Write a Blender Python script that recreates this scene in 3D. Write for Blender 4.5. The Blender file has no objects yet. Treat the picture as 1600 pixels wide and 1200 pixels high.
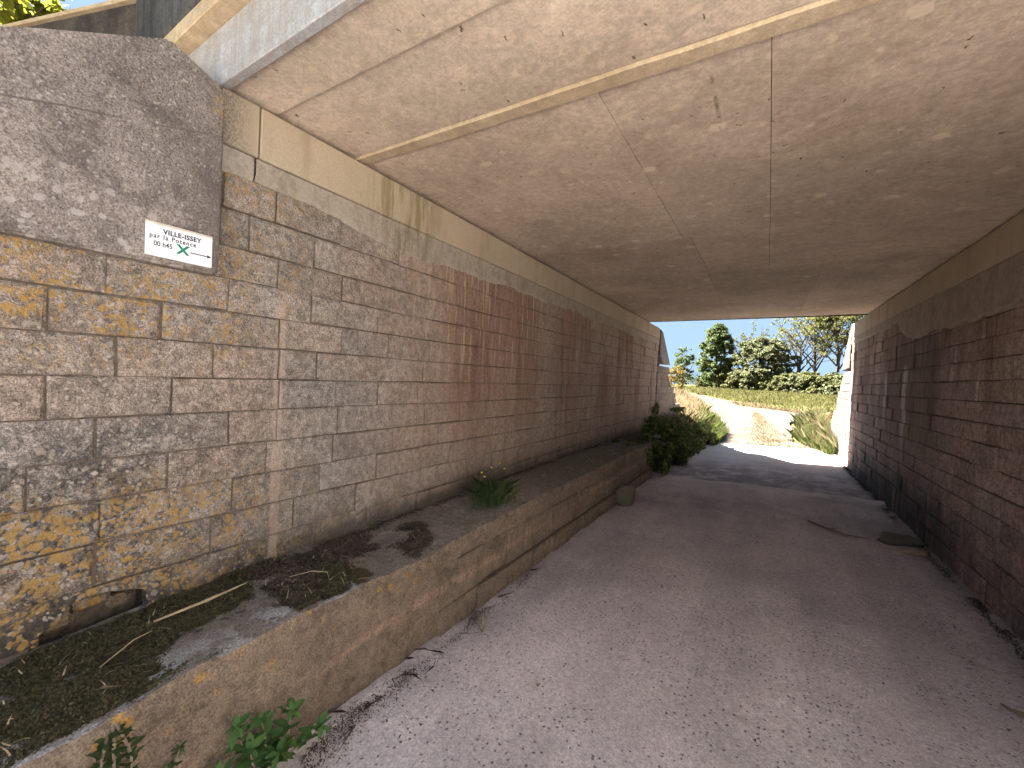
import bpy, math, random
import numpy as np
from mathutils import Vector, Matrix

random.seed(7); RNG = np.random.default_rng(11)
SC = bpy.context.scene
COL = SC.collection

# ------------------------------------------------------------------ camera, sky, sun, exposure
def make_camera():
    yaw, pitch, roll, f = math.radians(32.056), math.radians(1.132), 0.049, 640.0
    fw = Vector((-math.sin(yaw)*math.cos(pitch), math.cos(yaw)*math.cos(pitch), -math.sin(pitch)))
    r0 = Vector((math.cos(yaw), math.sin(yaw), 0)); u0 = r0.cross(fw)
    r = math.cos(roll)*r0 + math.sin(roll)*u0; u = -math.sin(roll)*r0 + math.cos(roll)*u0
    cd = bpy.data.cameras.new('camera'); cam = bpy.data.objects.new('camera', cd); COL.objects.link(cam)
    cd.sensor_fit = 'HORIZONTAL'; cd.sensor_width = 36.0; cd.lens = 36.0*f/1600.0
    cd.clip_start = 0.02; cd.clip_end = 6000
    m = Matrix((r, u, -fw)).transposed().to_4x4(); m.translation = Vector((0, 0, 1.6))
    cam.matrix_world = m; SC.camera = cam
make_camera()

SUN_TRAVEL = Vector((1.07, -0.02, -1.0)).normalized()
SUN_EL = math.asin(-SUN_TRAVEL.z); SUN_AZ = math.atan2(-SUN_TRAVEL.x, -SUN_TRAVEL.y)
world = bpy.data.worlds.new('World'); SC.world = world; world.use_nodes = True
wt = world.node_tree
sky = wt.nodes.new('ShaderNodeTexSky'); sky.sky_type = 'NISHITA'; sky.sun_disc = False
sky.sun_elevation = SUN_EL; sky.sun_rotation = SUN_AZ; sky.altitude = 200
sky.air_density = 1.0; sky.dust_density = 0.3; sky.ozone_density = 1.0
bg = wt.nodes['Background']; bg.inputs['Strength'].default_value = 0.10
# highlight roll-off of the whole sky: x*c/(x+c), so that its horizon keeps its blue at this exposure
def _vm(op, a, b):
    n = wt.nodes.new('ShaderNodeVectorMath'); n.operation = op; wt.links.new(a, n.inputs[0])
    if isinstance(b, tuple): n.inputs[1].default_value = b
    else: wt.links.new(b, n.inputs[1])
    return n.outputs[0]
_c = (0.335, 0.495, 0.69)
wt.links.new(_vm('DIVIDE', _vm('MULTIPLY', sky.outputs[0], _c), _vm('ADD', sky.outputs[0], _c)), bg.inputs['Color'])
sd = bpy.data.lights.new('sun', 'SUN'); sd.energy = 5.0; sd.angle = math.radians(0.55); sd.color = (1.0, 0.97, 0.93)
so = bpy.data.objects.new('sun', sd); COL.objects.link(so)
so.rotation_euler = SUN_TRAVEL.to_track_quat('-Z', 'Y').to_euler(); so.location = (-30, -12, 40)
SC.view_settings.view_transform = 'Standard'; SC.view_settings.look = 'None'
SC.view_settings.exposure = 4.1; SC.view_settings.gamma = 1.0; SC.view_settings.use_curve_mapping = False
SC.render.engine = 'CYCLES'
SC.cycles.max_bounces = 10; SC.cycles.diffuse_bounces = 8; SC.cycles.transmission_bounces = 4; SC.cycles.glossy_bounces = 2
SC.cycles.use_denoising = True
SC.cycles.caustics_reflective = False; SC.cycles.caustics_refractive = False

# ------------------------------------------------------------------ helpers
def wloc(o):
    v = Vector((0, 0, 0))
    while o is not None:
        v += o.location; o = o.parent
    return v

def link(name, me, mat=None, parent=None, loc=(0, 0, 0)):
    """mesh given in world coordinates minus loc; loc is world"""
    o = bpy.data.objects.new(name, me); COL.objects.link(o)
    if mat is not None and not me.materials: me.materials.append(mat)
    if parent is not None:
        o.parent = parent; o.location = Vector(loc) - wloc(parent)
    else:
        o.location = loc
    return o

def thing(name, label, cat, loc=(0, 0, 0), group=None):
    o = bpy.data.objects.new(name, None); COL.objects.link(o); o.location = loc
    o.empty_display_size = 0.2
    o['label'] = label; o['category'] = cat
    if group: o['group'] = group
    return o

def tag(o, label, cat, group=None):
    o['label'] = label; o['category'] = cat
    if group: o['group'] = group
    return o

class MB:
    def __init__(s): s.v = []; s.f = []
    def add(s, vs, fs):
        b = len(s.v); s.v += [tuple(p) for p in vs]; s.f += [tuple(i+b for i in f) for f in fs]
    def box(s, x0, x1, y0, y1, z0, z1):
        s.add([(x0,y0,z0),(x1,y0,z0),(x1,y1,z0),(x0,y1,z0),(x0,y0,z1),(x1,y0,z1),(x1,y1,z1),(x0,y1,z1)],
              [(0,3,2,1),(4,5,6,7),(0,1,5,4),(1,2,6,5),(2,3,7,6),(3,0,4,7)])
    def hexa(s, P):   # 8 corners, bottom 4 ccw then top 4 ccw
        s.add(P, [(0,3,2,1),(4,5,6,7),(0,1,5,4),(1,2,6,5),(2,3,7,6),(3,0,4,7)])
    def prism(s, pts, ext):   # planar polygon extruded by ext
        n = len(pts); e = Vector(ext)
        vs = [Vector(p) for p in pts] + [Vector(p)+e for p in pts]
        s.add(vs, [tuple(range(n)), tuple(range(2*n-1, n-1, -1))] + [(i, i+n, (i+1) % n+n, (i+1) % n) for i in range(n)])
    def tube(s, pts, rad, k=6):
        pts = [Vector(p) for p in pts]; b = len(s.v); n = len(pts)
        for i, p in enumerate(pts):
            d = (pts[min(i+1, n-1)]-pts[max(i-1, 0)]).normalized()
            a = d.cross(Vector((0.31, 0.17, 0.93)) if abs(d.z) < .9 else Vector((1, 0, 0))).normalized(); c = d.cross(a)
            r = rad[i] if isinstance(rad, (list, tuple)) else rad
            for j in range(k):
                t = 2*math.pi*j/k; s.v.append(tuple(p + (a*math.cos(t)+c*math.sin(t))*r))
        for i in range(n-1):
            for j in range(k):
                s.f.append((b+i*k+j, b+i*k+(j+1) % k, b+(i+1)*k+(j+1) % k, b+(i+1)*k+j))
        s.f.append(tuple(b+j for j in range(k-1, -1, -1))); s.f.append(tuple(b+(n-1)*k+j for j in range(k)))
    def mesh(s, name, loc=(0, 0, 0)):
        me = bpy.data.meshes.new(name); L = Vector(loc)
        me.from_pydata([tuple(Vector(p)-L) for p in s.v], [], s.f); me.update(); return me
    def build(s, name, mat, parent=None, loc=None, smooth=False, bevel=0.0, bseg=1):
        if loc is None: loc = wloc(parent) if parent is not None else (0, 0, 0)
        me = s.mesh(name, loc)
        import bmesh
        bm = bmesh.new(); bm.from_mesh(me); bmesh.ops.recalc_face_normals(bm, faces=bm.faces)
        if bevel > 0:
            bmesh.ops.bevel(bm, geom=bm.edges[:], offset=bevel, segments=bseg, affect='EDGES', clamp_overlap=True)
        bm.to_mesh(me); bm.free()
        if smooth: me.polygons.foreach_set('use_smooth', [True]*len(me.polygons))
        return link(name, me, mat, parent, loc)

def np_mesh(name, V, k):
    """V: (n,k,3) -> n separate k-gons"""
    n = V.shape[0]; me = bpy.data.meshes.new(name)
    me.vertices.add(n*k); me.vertices.foreach_set('co', V.reshape(-1).astype(np.float32))
    me.loops.add(n*k); me.loops.foreach_set('vertex_index', np.arange(n*k, dtype=np.int32))
    me.polygons.add(n); me.polygons.foreach_set('loop_start', np.arange(0, n*k, k, dtype=np.int32))
    me.polygons.foreach_set('loop_total', np.full(n, k, dtype=np.int32))
    me.update(calc_edges=True); return me

def np_grid(name, X, Y, Z):
    ny, nx = X.shape; me = bpy.data.meshes.new(name)
    co = np.stack([X, Y, Z], -1).reshape(-1, 3)
    me.vertices.add(nx*ny); me.vertices.foreach_set('co', co.reshape(-1).astype(np.float32))
    i = np.arange((ny-1)*(nx-1)); r = i//(nx-1); c = i % (nx-1); a = r*nx+c
    q = np.stack([a, a+1, a+nx+1, a+nx], -1).astype(np.int32)
    me.loops.add(q.size); me.loops.foreach_set('vertex_index', q.reshape(-1))
    me.polygons.add(len(i)); me.polygons.foreach_set('loop_start', np.arange(0, q.size, 4, dtype=np.int32))
    me.polygons.foreach_set('loop_total', np.full(len(i), 4, dtype=np.int32))
    me.polygons.foreach_set('use_smooth', np.ones(len(i), dtype=bool))
    me.update(calc_edges=True); return me

_P = {}
def vnoise(x, y, s=1.0, seed=0, oct=3):
    """smooth value noise, numpy"""
    x = np.asarray(x, float)*s; y = np.asarray(y, float)*s; out = 0; amp = 1; tot = 0
    for o in range(oct):
        k = (seed, o)
        if k not in _P: _P[k] = np.random.default_rng(seed*31+o+5).random((256, 256))
        T = _P[k]; xi = np.floor(x).astype(int); yi = np.floor(y).astype(int); fx = x-xi; fy = y-yi
        fx = fx*fx*(3-2*fx); fy = fy*fy*(3-2*fy); a = xi & 255; b = (xi+1) & 255; c = yi & 255; d = (yi+1) & 255
        out = out + amp*((T[a, c]*(1-fx)+T[b, c]*fx)*(1-fy)+(T[a, d]*(1-fx)+T[b, d]*fx)*fy)
        tot += amp; amp *= .5; x = x*2.03+7.1; y = y*2.03+3.3
    return out/tot

# ------------------------------------------------------------------ node helper
class G:
    def __init__(s, name, rough=0.9, spec=0.2):
        s.m = bpy.data.materials.new(name); s.m.use_nodes = True; s.t = s.m.node_tree
        s.b = s.t.nodes['Principled BSDF']; s.b.inputs['Roughness'].default_value = rough
        s.b.inputs['Specular IOR Level'].default_value = spec
        s.geo = s.t.nodes.new('ShaderNodeNewGeometry'); s.p = s.geo.outputs['Position']
        sp = s.t.nodes.new('ShaderNodeSeparateXYZ'); s.t.links.new(s.p, sp.inputs[0]); s.x, s.y, s.z = sp.outputs
        s.rnd_leaf = s.geo.outputs['Random Per Island']
        oi = s.t.nodes.new('ShaderNodeObjectInfo'); s.rnd = oi.outputs['Random']
    def put(s, inp, v):
        if isinstance(v, bpy.types.NodeSocket): s.t.links.new(v, inp)
        elif isinstance(v, (tuple, list)):
            inp.default_value = (*v, 1.0) if len(inp.default_value) == 4 and len(v) == 3 else v
        else: inp.default_value = v
    def math(s, op, a, b=0.0, c=0.0, clamp=False):
        n = s.t.nodes.new('ShaderNodeMath'); n.operation = op; n.use_clamp = clamp
        s.put(n.inputs[0], a); s.put(n.inputs[1], b); s.put(n.inputs[2], c); return n.outputs[0]
    def mul(s, *a):
        r = a[0]
        for q in a[1:]: r = s.math('MULTIPLY', r, q)
        return r
    def add(s, a, b): return s.math('ADD', a, b)
    def mx(s, a, b): return s.math('MAXIMUM', a, b)
    def inv(s, a): return s.math('SUBTRACT', 1.0, a)
    def mr(s, v, a, b, c=0.0, d=1.0, smooth=True):
        n = s.t.nodes.new('ShaderNodeMapRange'); n.interpolation_type = 'SMOOTHSTEP' if smooth else 'LINEAR'
        s.put(n.inputs['Value'], v)
        for k, q in (('From Min', a), ('From Max', b), ('To Min', c), ('To Max', d)): s.put(n.inputs[k], q)
        return n.outputs['Result']
    def vec(s, x, y, z):
        n = s.t.nodes.new('ShaderNodeCombineXYZ'); s.put(n.inputs[0], x); s.put(n.inputs[1], y); s.put(n.inputs[2], z); return n.outputs[0]
    def sv(s, k, v=None):
        n = s.t.nodes.new('ShaderNodeVectorMath'); n.operation = 'MULTIPLY'; s.put(n.inputs[0], v or s.p); n.inputs[1].default_value = k; return n.outputs[0]
    def addv(s, a, b):
        n = s.t.nodes.new('ShaderNodeVectorMath'); n.operation = 'ADD'; s.put(n.inputs[0], a); s.put(n.inputs[1], b); return n.outputs[0]
    def noise(s, scale, detail=4, rough=0.6, v=None, dist=0.0, color=False):
        n = s.t.nodes.new('ShaderNodeTexNoise'); s.put(n.inputs['Vector'], v or s.p)
        n.inputs['Scale'].default_value = scale; n.inputs['Detail'].default_value = detail
        n.inputs['Roughness'].default_value = rough; n.inputs['Distortion'].default_value = dist
        return n.outputs['Color' if color else 'Fac']
    def vor(s, scale, v=None, feature='F1', rand=1.0, flat=False):
        n = s.t.nodes.new('ShaderNodeTexVoronoi'); n.feature = feature; n.voronoi_dimensions = '2D' if flat else '3D'; s.put(n.inputs['Vector'], v or s.p)
        n.inputs['Scale'].default_value = scale; n.inputs['Randomness'].default_value = rand
        if feature == 'DISTANCE_TO_EDGE': return n.outputs['Distance'], None
        sp = s.t.nodes.new('ShaderNodeSeparateColor'); s.t.links.new(n.outputs['Color'], sp.inputs[0])
        return n.outputs['Distance'], sp.outputs[0]
    def white(s, v):
        n = s.t.nodes.new('ShaderNodeTexWhiteNoise'); n.noise_dimensions = '1D'; s.put(n.inputs['W'], v); return n.outputs['Value']
    def mix(s, f, a, b, mode='MIX'):
        n = s.t.nodes.new('ShaderNodeMix'); n.data_type = 'RGBA'; n.blend_type = mode
        s.put(n.inputs[0], f); s.put(n.inputs[6], a); s.put(n.inputs[7], b); return n.outputs[2]
    def gain(s, c, k):      # multiply colour by scalar socket
        n = s.t.nodes.new('ShaderNodeVectorMath'); n.operation = 'SCALE'; s.put(n.inputs[0], c); s.put(n.inputs['Scale'], k); return n.outputs[0]
    def bump(s, h, strength=0.5, dist=0.01):
        n = s.t.nodes.new('ShaderNodeBump'); n.inputs['Strength'].default_value = strength; n.inputs['Distance'].default_value = dist
        s.put(n.inputs['Height'], h); s.t.links.new(n.outputs[0], s.b.inputs['Normal'])
    def out(s, c):
        s.put(s.b.inputs['Base Color'], c); return s.m

def flat(name, c, rough=0.8, spec=0.2, var=0.0, sc=30):
    g = G(name, rough, spec)
    if var: return g.out(g.gain(c, g.mr(g.noise(sc), .3, .7, 1-var, 1+var)))
    return g.out(c)

# ------------------------------------------------------------------ materials
def lichen(g, c, mask_o, mask_w, mask_b):
    """orange, pale and black lichen over colour c; masks are sockets or floats"""
    wob = g.addv(g.p, g.sv((.05, .05, .05), g.noise(14, 3, color=True)))
    bl = g.mr(g.noise(11, 7, .80), .44, .53); bl2 = g.mr(g.noise(60, 4, .7), .42, .62)
    c = g.mix(g.mul(bl, mask_b, g.mr(bl2, 0, 1, .55, 1)), c, (.050, .043, .040))
    d, r = g.vor(34, wob); w = g.mul(g.mr(d, .50, .34), g.mr(r, .80, .84))
    c = g.mix(g.mul(w, mask_w, .5), c, (.44, .37, .31))
    d, r = g.vor(70, wob); w = g.mul(g.mr(d, .55, .35), g.mr(r, .80, .84))
    c = g.mix(g.mul(w, mask_w, .6), c, (.50, .44, .38))
    d, r = g.vor(30, wob); w = g.mul(g.mr(d, .60, .38), g.mr(r, .42, .47))
    d2, r2 = g.vor(66, wob); w2 = g.mul(g.mr(d2, .62, .42), g.mr(r2, .48, .53))
    oc = g.mix(g.noise(40, 3), (.29, .168, .050), (.43, .26, .082))
    zone = g.mr(g.noise(4.8, 7, .80), .43, .55)
    return g.mix(g.mul(g.mx(w, w2), zone, mask_o), c, oc)

def stone_mat(name, right=False, wing=False, dim=1.0):
    g = G(name, .92, .25)
    A, B, C = (.248, .211, .184), (.284, .218, .176), (.230, .209, .194)
    if right: A, B, C = (.34, .255, .225), (.38, .265, .215), (.29, .235, .215)
    if wing: A, B, C = (.211, .172, .144), (.234, .179, .140), (.179, .156, .136)
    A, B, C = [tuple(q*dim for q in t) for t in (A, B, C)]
    big = g.noise(1.7, 3)
    c = g.mix(g.mr(big, .35, .65), A, B)
    c = g.mix(g.mr(g.white(g.mul(g.rnd, 37.0)), .35, 1, 0, .55), c, C)
    c = g.gain(c, g.mr(g.white(g.mul(g.rnd, 91.0)), 0, 1, .88, 1.10))
    sp = g.noise(170, 3, .75); mid = g.noise(26, 5, .72)
    c = g.gain(c, g.mr(sp, .32, .68, .48, 1.55)); c = g.gain(c, g.mr(mid, .3, .7, .60, 1.34)); c = g.gain(c, g.mr(g.noise(6, 5, .7), .3, .7, .84, 1.14))
    if not right and not wing:
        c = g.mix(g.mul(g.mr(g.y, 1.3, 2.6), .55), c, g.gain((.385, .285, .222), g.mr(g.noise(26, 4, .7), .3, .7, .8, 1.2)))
        # golden-ochre wash on a few blocks, black speckle clusters
        c = g.mix(g.mul(g.mr(g.noise(2.6, 3), .56, .68), g.mr(g.z, 1.5, 1.0), .35), c, (.33, .21, .085))
        c = g.mix(g.mul(g.mr(g.noise(5, 5, .7), .56, .66), .45), c, (.15, .125, .105))
    # brown water stains
    if not wing:
        st = g.noise(1.0, 5, .62, g.vec(g.mul(g.y, 1.9 if not right else 1.3), 3.7, g.mul(g.z, .22)))
        st2 = g.noise(1.0, 4, .7, g.vec(g.mul(g.y, 9.0), 1.7, g.mul(g.z, .5)))
        top = g.mr(g.add(g.z, g.mul(g.noise(3, 3), .5)), .85, 1.85, .30 if right else .12, 1)
        if right:
            zn = g.mr(st, .35, .55); col = g.mix(g.mr(st2, .3, .7), (.085, .050, .044), (.215, .125, .095))
            c = g.mix(g.mul(zn, top, .85), c, col)
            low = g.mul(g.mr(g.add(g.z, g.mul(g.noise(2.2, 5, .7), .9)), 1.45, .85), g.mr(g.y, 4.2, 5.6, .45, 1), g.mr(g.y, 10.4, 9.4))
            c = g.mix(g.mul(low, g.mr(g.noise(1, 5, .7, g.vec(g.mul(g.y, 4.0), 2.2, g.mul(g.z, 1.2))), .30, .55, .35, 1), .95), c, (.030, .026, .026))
        else:
            yw = g.add(g.y, g.add(g.mul(g.math('SUBTRACT', st, .5), 1.1), g.mul(g.math('SUBTRACT', st2, .5), .5)))
            yw = g.add(yw, g.mul(g.math('SUBTRACT', g.noise(2.4, 6, .7), .5), .9)); inn = g.mr(g.noise(1.0, 6, .7, g.vec(g.mul(g.y, 3.2), 6.6, g.mul(g.z, .7))), .34, .56, .25, 1); big1 = g.mul(g.mr(yw, 1.9, 2.75), g.mr(yw, 4.5, 3.7), inn); big2 = g.mul(g.mr(yw, 4.6, 5.0), g.mr(yw, 5.6, 5.1), inn)
            zn = g.mx(g.mx(big1, big2), g.mul(g.mr(st, .47, .58), g.mr(g.y, 4.0, 5.2), g.mr(g.y, 9.4, 8.0, .25, 1)))
            col = g.mix(g.mr(st2, .3, .7), (.175, .098, .070), (.285, .170, .122))
            c = g.mix(g.mul(zn, top, .86), c, g.gain(col, g.mr(g.noise(45, 4, .75), .3, .7, .72, 1.28)))
            dk = g.mul(g.mr(g.noise(1.0, 5, .65, g.vec(g.mul(g.y, 3.1), 9.2, g.mul(g.z, .35))), .55, .66), g.mr(g.y, 2.6, 3.8))
            c = g.mix(g.mul(dk, .55), c, (.085, .062, .052))
            lo = g.mul(g.mr(g.add(g.z, g.mul(g.noise(4, 4), .35)), 1.25, .72), g.mr(g.y, 1.6, 3.4))
            c = g.mix(g.mul(lo, .4), c, (.11, .085, .06))
        dr = g.mr(g.noise(1.0, 3, .6, g.vec(g.mul(g.y, 26.0), 5.1, g.mul(g.z, 1.5))), .54, .64)
        hz = g.mul(g.mr(g.add(g.z, g.mul(g.noise(5, 3), .4)), 1.35, 2.2), g.mx(g.mr(g.noise(1.1, 2), .42, .58), g.mr(g.y, 4.3, 3.8)))
        c = g.mix(g.mul(dr, hz, g.mr(g.y, 1.9, 2.5), .75 if not right else .35), c, (.46, .33, .23))
    if right:
        for yc, wd, z0, z1 in ((7.55, .11, .95, 1.95), (6.62, .13, .75, 2.0), (9.9, .05, 1.1, 1.9)):
            a = g.mr(g.math('ABSOLUTE', g.math('SUBTRACT', g.add(g.y, g.mul(g.noise(9, 4), .12)), yc+.06)), wd, wd*.1)
            b = g.mul(g.mr(g.z, z1, z1-.15), g.mr(g.z, z0, z0+.6), g.mr(st2, .30, .52))
            c = g.mix(g.mul(a, b, .9), c, (.62, .57, .56))
    elif not wing:
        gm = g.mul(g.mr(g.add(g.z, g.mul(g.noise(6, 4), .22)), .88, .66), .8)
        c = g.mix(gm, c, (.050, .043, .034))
        strip = g.mr(g.math('ABSOLUTE', g.math('SUBTRACT', g.add(g.y, g.mul(g.noise(7, 4), .05)), 1.215)), .032, .018)
        c = g.mix(g.mul(strip, g.mr(g.z, 2.05, 1.9), .5), c, (.45, .335, .27))
        near = g.mr(g.y, 1.75, .5); near2 = g.mr(g.y, 1.45, .40)
        lowz = g.mr(g.z, 1.50, 1.10, .22, 1)
        c = lichen(g, c, g.mul(near, g.mx(g.mr(g.z, 1.2, .9), g.mr(g.z, 1.45, 1.75)), .9), g.mul(near, .9), g.mul(near2, lowz))
    if wing:
        c = g.mix(g.mul(g.mr(g.noise(8, 5, .7), .5, .62), .5), c, (.13, .11, .10))
    g.bump(g.add(g.mul(g.noise(75, 3, .7), .6), g.noise(24, 4, .65)), 1.0 if not right else .7, .018)
    return g.out(c)

def mortar_mat(name, c, dark=.6):
    g = G(name, .95, .1)
    cc = g.gain(c, g.mr(g.noise(30, 5, .7), .3, .7, dark, 1.2)); g.bump(g.noise(50, 4), .5, .01); return g.out(cc)

def soffit_mat():
    g = G('soffit_concrete', .88, .25)
    c = g.mix(g.mr(g.noise(1.1, 5, .65), .35, .65), (.404, .314, .245), (.499, .396, .318))
    c = g.mix(g.mr(g.y, 1.75, 1.15, 0, .75), c, (.64, .52, .415))  # near edge painted lighter: bounced ground light put into the colour
    c = g.gain(c, g.mr(g.white(g.mul(g.rnd, 57.0)), 0, 1, .92, 1.07))
    fib = g.noise(7, 7, .78, g.sv((1.0, 1.5, 1.0)), dist=1.2)
    c = g.gain(c, g.mr(fib, .3, .7, .86, 1.10)); c = g.gain(c, g.mr(g.noise(.9, 5, .65), .35, .65, .87, 1.10)); c = g.gain(c, g.mr(g.noise(30, 4, .7), .3, .7, .86, 1.12))
    c = g.mix(g.mul(g.mr(g.noise(2.4, 6, .7), .52, .66), .28), c, (.29, .205, .145))
    c = g.gain(c, g.mr(g.noise(90, 3, .7), .25, .75, .86, 1.13))
    # rusty-dark moisture clouds
    c = g.mix(g.mul(g.mr(g.noise(.55, 4, .6), .5, .64), .22), c, (.27, .195, .15))
    wob = g.addv(g.p, g.sv((.10, .06, .0), g.noise(18, 3, color=True)))
    d, r = g.vor(2.3, wob, flat=True); chip = g.mul(g.mr(g.add(d, g.mul(g.noise(26, 3), .10)), .15, .115), g.mr(r, .42, .46))
    c = g.mix(g.mul(chip, g.mr(g.y, 1.72, 1.8), g.mr(g.noise(3.3, 2), .35, .6, .25, .75)), c, (.64, .515, .40))
    d, r = g.vor(5.5, wob, flat=True); chip2 = g.mul(g.mr(d, .15, .05), g.mr(r, .74, .78))
    c = g.mix(g.mul(chip2, .5), c, (.64, .50, .38))
    d, r = g.vor(11, g.sv((1.4, .7, 0), wob), flat=True); pit = g.mul(g.mr(d, .10, .05), g.mr(r, .86, .90))
    c = g.mix(g.mul(pit, .85), c, (.075, .045, .03))
    # two green seep marks
    gs = g.mul(g.mr(g.math('ABSOLUTE', g.add(g.x, .262)), .013, .002), g.mr(g.y, 1.78, 1.86), g.mr(g.y, 2.28, 2.2), g.mr(g.noise(9, 2), .4, .5))
    c = g.mix(g.mul(gs, g.mr(g.noise(30, 4, .7), .35, .6), .75), c, (.10, .105, .055))
    g.bump(g.add(g.mul(fib, .5), g.mul(pit, -.6)), .35, .01)
    return g.out(c)

def concrete_mat(name, A, B, speck=.2, dark=None, streak=0.0, dcol=(.07, .065, .06)):
    g = G(name, .88, .25)
    c = g.mix(g.mr(g.noise(2.2, 5, .65), .35, .65), A, B)
    c = g.gain(c, g.mr(g.noise(110, 3, .75), .25, .75, 1-speck, 1+speck))
    c = g.gain(c, g.mr(g.noise(18, 5, .7), .3, .7, .86, 1.12))
    if dark:
        c = g.mix(g.mul(g.mr(g.noise(7, 6, .75), .46, .62), dark), c, dcol)
    if streak:
        s = g.noise(1, 4, .7, g.vec(g.mul(g.x, 22.0), g.mul(g.y, 22.0), g.mul(g.z, 1.2)))
        c = g.mix(g.mul(g.mr(s, .45, .62), streak), c, dcol)
    g.bump(g.add(g.noise(60, 4, .7), g.noise(14, 3)), .4, .008)
    return g.out(c)

def cap_mat(right=False):
    g = G('cap_concrete_worn' if right else 'cap_concrete', .88, .25)
    A, B = ((.359, .291, .214), (.406, .329, .241)) if not right else ((.36, .285, .225), (.41, .325, .25))
    c = g.mix(g.mr(g.noise(2.0, 4), .35, .65), A, B)
    c = g.gain(c, g.mr(g.noise(120, 3, .7), .25, .75, .86, 1.12))
    if not right:
        ol = g.mul(g.mr(g.math('ABSOLUTE', g.math('SUBTRACT', g.y, 2.0)), .42, .1), g.mr(g.noise(1, 4, .7, g.vec(g.mul(g.y, 16.0), 2.0, g.mul(g.z, 2.0))), .40, .62))
        c = g.mix(g.mul(ol, .75), c, (.17, .135, .055))
        sp = g.mul(g.mr(g.y, 1.10, .90), g.mr(g.noise(120, 4, .8), .36, .60)); c = g.mix(g.mul(sp, .8), c, (.095, .082, .075))
    c = g.mix(g.mul(g.mr(g.noise(1, 4, .65, g.vec(g.mul(g.y, 5.0), 4.0, g.mul(g.z, .8))), .52, .66), .4), c, (.22, .16, .11))
    g.bump(g.noise(50, 4, .7), .3, .006); return g.out(c)

def band_mat(right=False):
    g = G('cement_band_worn' if right else 'cement_band', .9, .2)
    A, B = ((.325, .280, .232), (.355, .300, .240)) if not right else ((.34, .265, .215), (.29, .23, .19))
    c = g.mix(g.mr(g.noise(5, 5), .35, .65), A, B)
    c = g.mix(g.mul(g.mr(g.noise(10, 7, .8), .46, .60), .6), c, (.20, .175, .15)); c = g.mix(g.mul(g.mr(g.noise(1, 5, .7, g.vec(g.mul(g.y, 7.0), 3.0, g.mul(g.z, 1.5))), .50, .62), .45), c, (.23, .165, .125))
    if not right:
        ol = g.mul(g.mr(g.math('ABSOLUTE', g.math('SUBTRACT', g.y, 2.05)), .4, .1), g.mr(g.noise(1, 4, .7, g.vec(g.mul(g.y, 16.0), 2.0, g.mul(g.z, 2.0))), .42, .6))
        c = g.mix(g.mul(ol, .7), c, (.15, .125, .075))
    c = g.gain(c, g.mr(g.noise(90, 3, .7), .25, .75, .85, 1.13)); g.bump(g.noise(30, 5, .7), .5, .008); return g.out(c)

def slab_mat():
    g = G('wing_slab_concrete', .92, .2)
    c = g.mix(g.mr(g.noise(3.0, 5), .35, .65), (.273, .222, .195), (.198, .163, .145))
    c = g.mix(g.mul(g.mr(g.noise(34, 6, .8), .40, .64), .75), c, (.326, .277, .251)); c = g.gain(c, g.mr(g.noise(150, 3, .8), .3, .7, .6, 1.4))
    c = g.mix(g.mul(g.mr(g.noise(95, 4, .8), .50, .60), .7), c, (.075, .065, .062)); c = g.gain(c, g.mr(g.noise(2.2, 4), .35, .65, .74, 1.2))
    c = g.mix(g.mul(g.mr(g.noise(6, 5, .7), .5, .64), .55), c, (.085, .072, .068))
    wob = g.addv(g.p, g.sv((.03, .03, .03), g.noise(18, 3, color=True)))
    d, r = g.vor(30, wob); w = g.mul(g.mr(d, .52, .36), g.mr(r, .6, .64))
    c = g.mix(g.mul(w, g.mx(g.mr(g.add(g.z, g.mul(g.noise(5), .3)), 2.55, 2.25), .12), g.mr(g.y, .95, .55), .7), c, (.44, .39, .365))
    d, r = g.vor(75, wob); c = g.mix(g.mul(g.mr(d, .5, .3), g.mr(r, .8, .84), .6), c, (.42, .37, .34))
    rt = g.mul(g.mr(g.y, .80, .87), g.mr(g.z, 2.6, 2.75)); c = g.mix(g.mul(rt, g.mr(g.noise(20, 4), .45, .6)), c, (.34, .21, .07))
    # darker towards the deck end, hairline shutter joint
    c = g.mix(g.mul(g.mr(g.y, .70, .86), g.mr(g.z, 2.75, 2.5, .3, .9), .45), c, (.10, .085, .08))
    ln = g.math('ABSOLUTE', g.math('SUBTRACT', g.add(g.z, g.mul(g.noise(4, 2), .02)), g.add(2.515, g.mul(g.math('SUBTRACT', g.y, .5), .30))))
    c = g.mix(g.mul(g.mr(ln, .006, .002), g.mr(g.noise(3, 2), .35, .5), .6), c, (.07, .055, .05))
    g.bump(g.add(g.noise(60, 5, .8), g.noise(16, 4)), .7, .010); return g.out(c)

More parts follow.
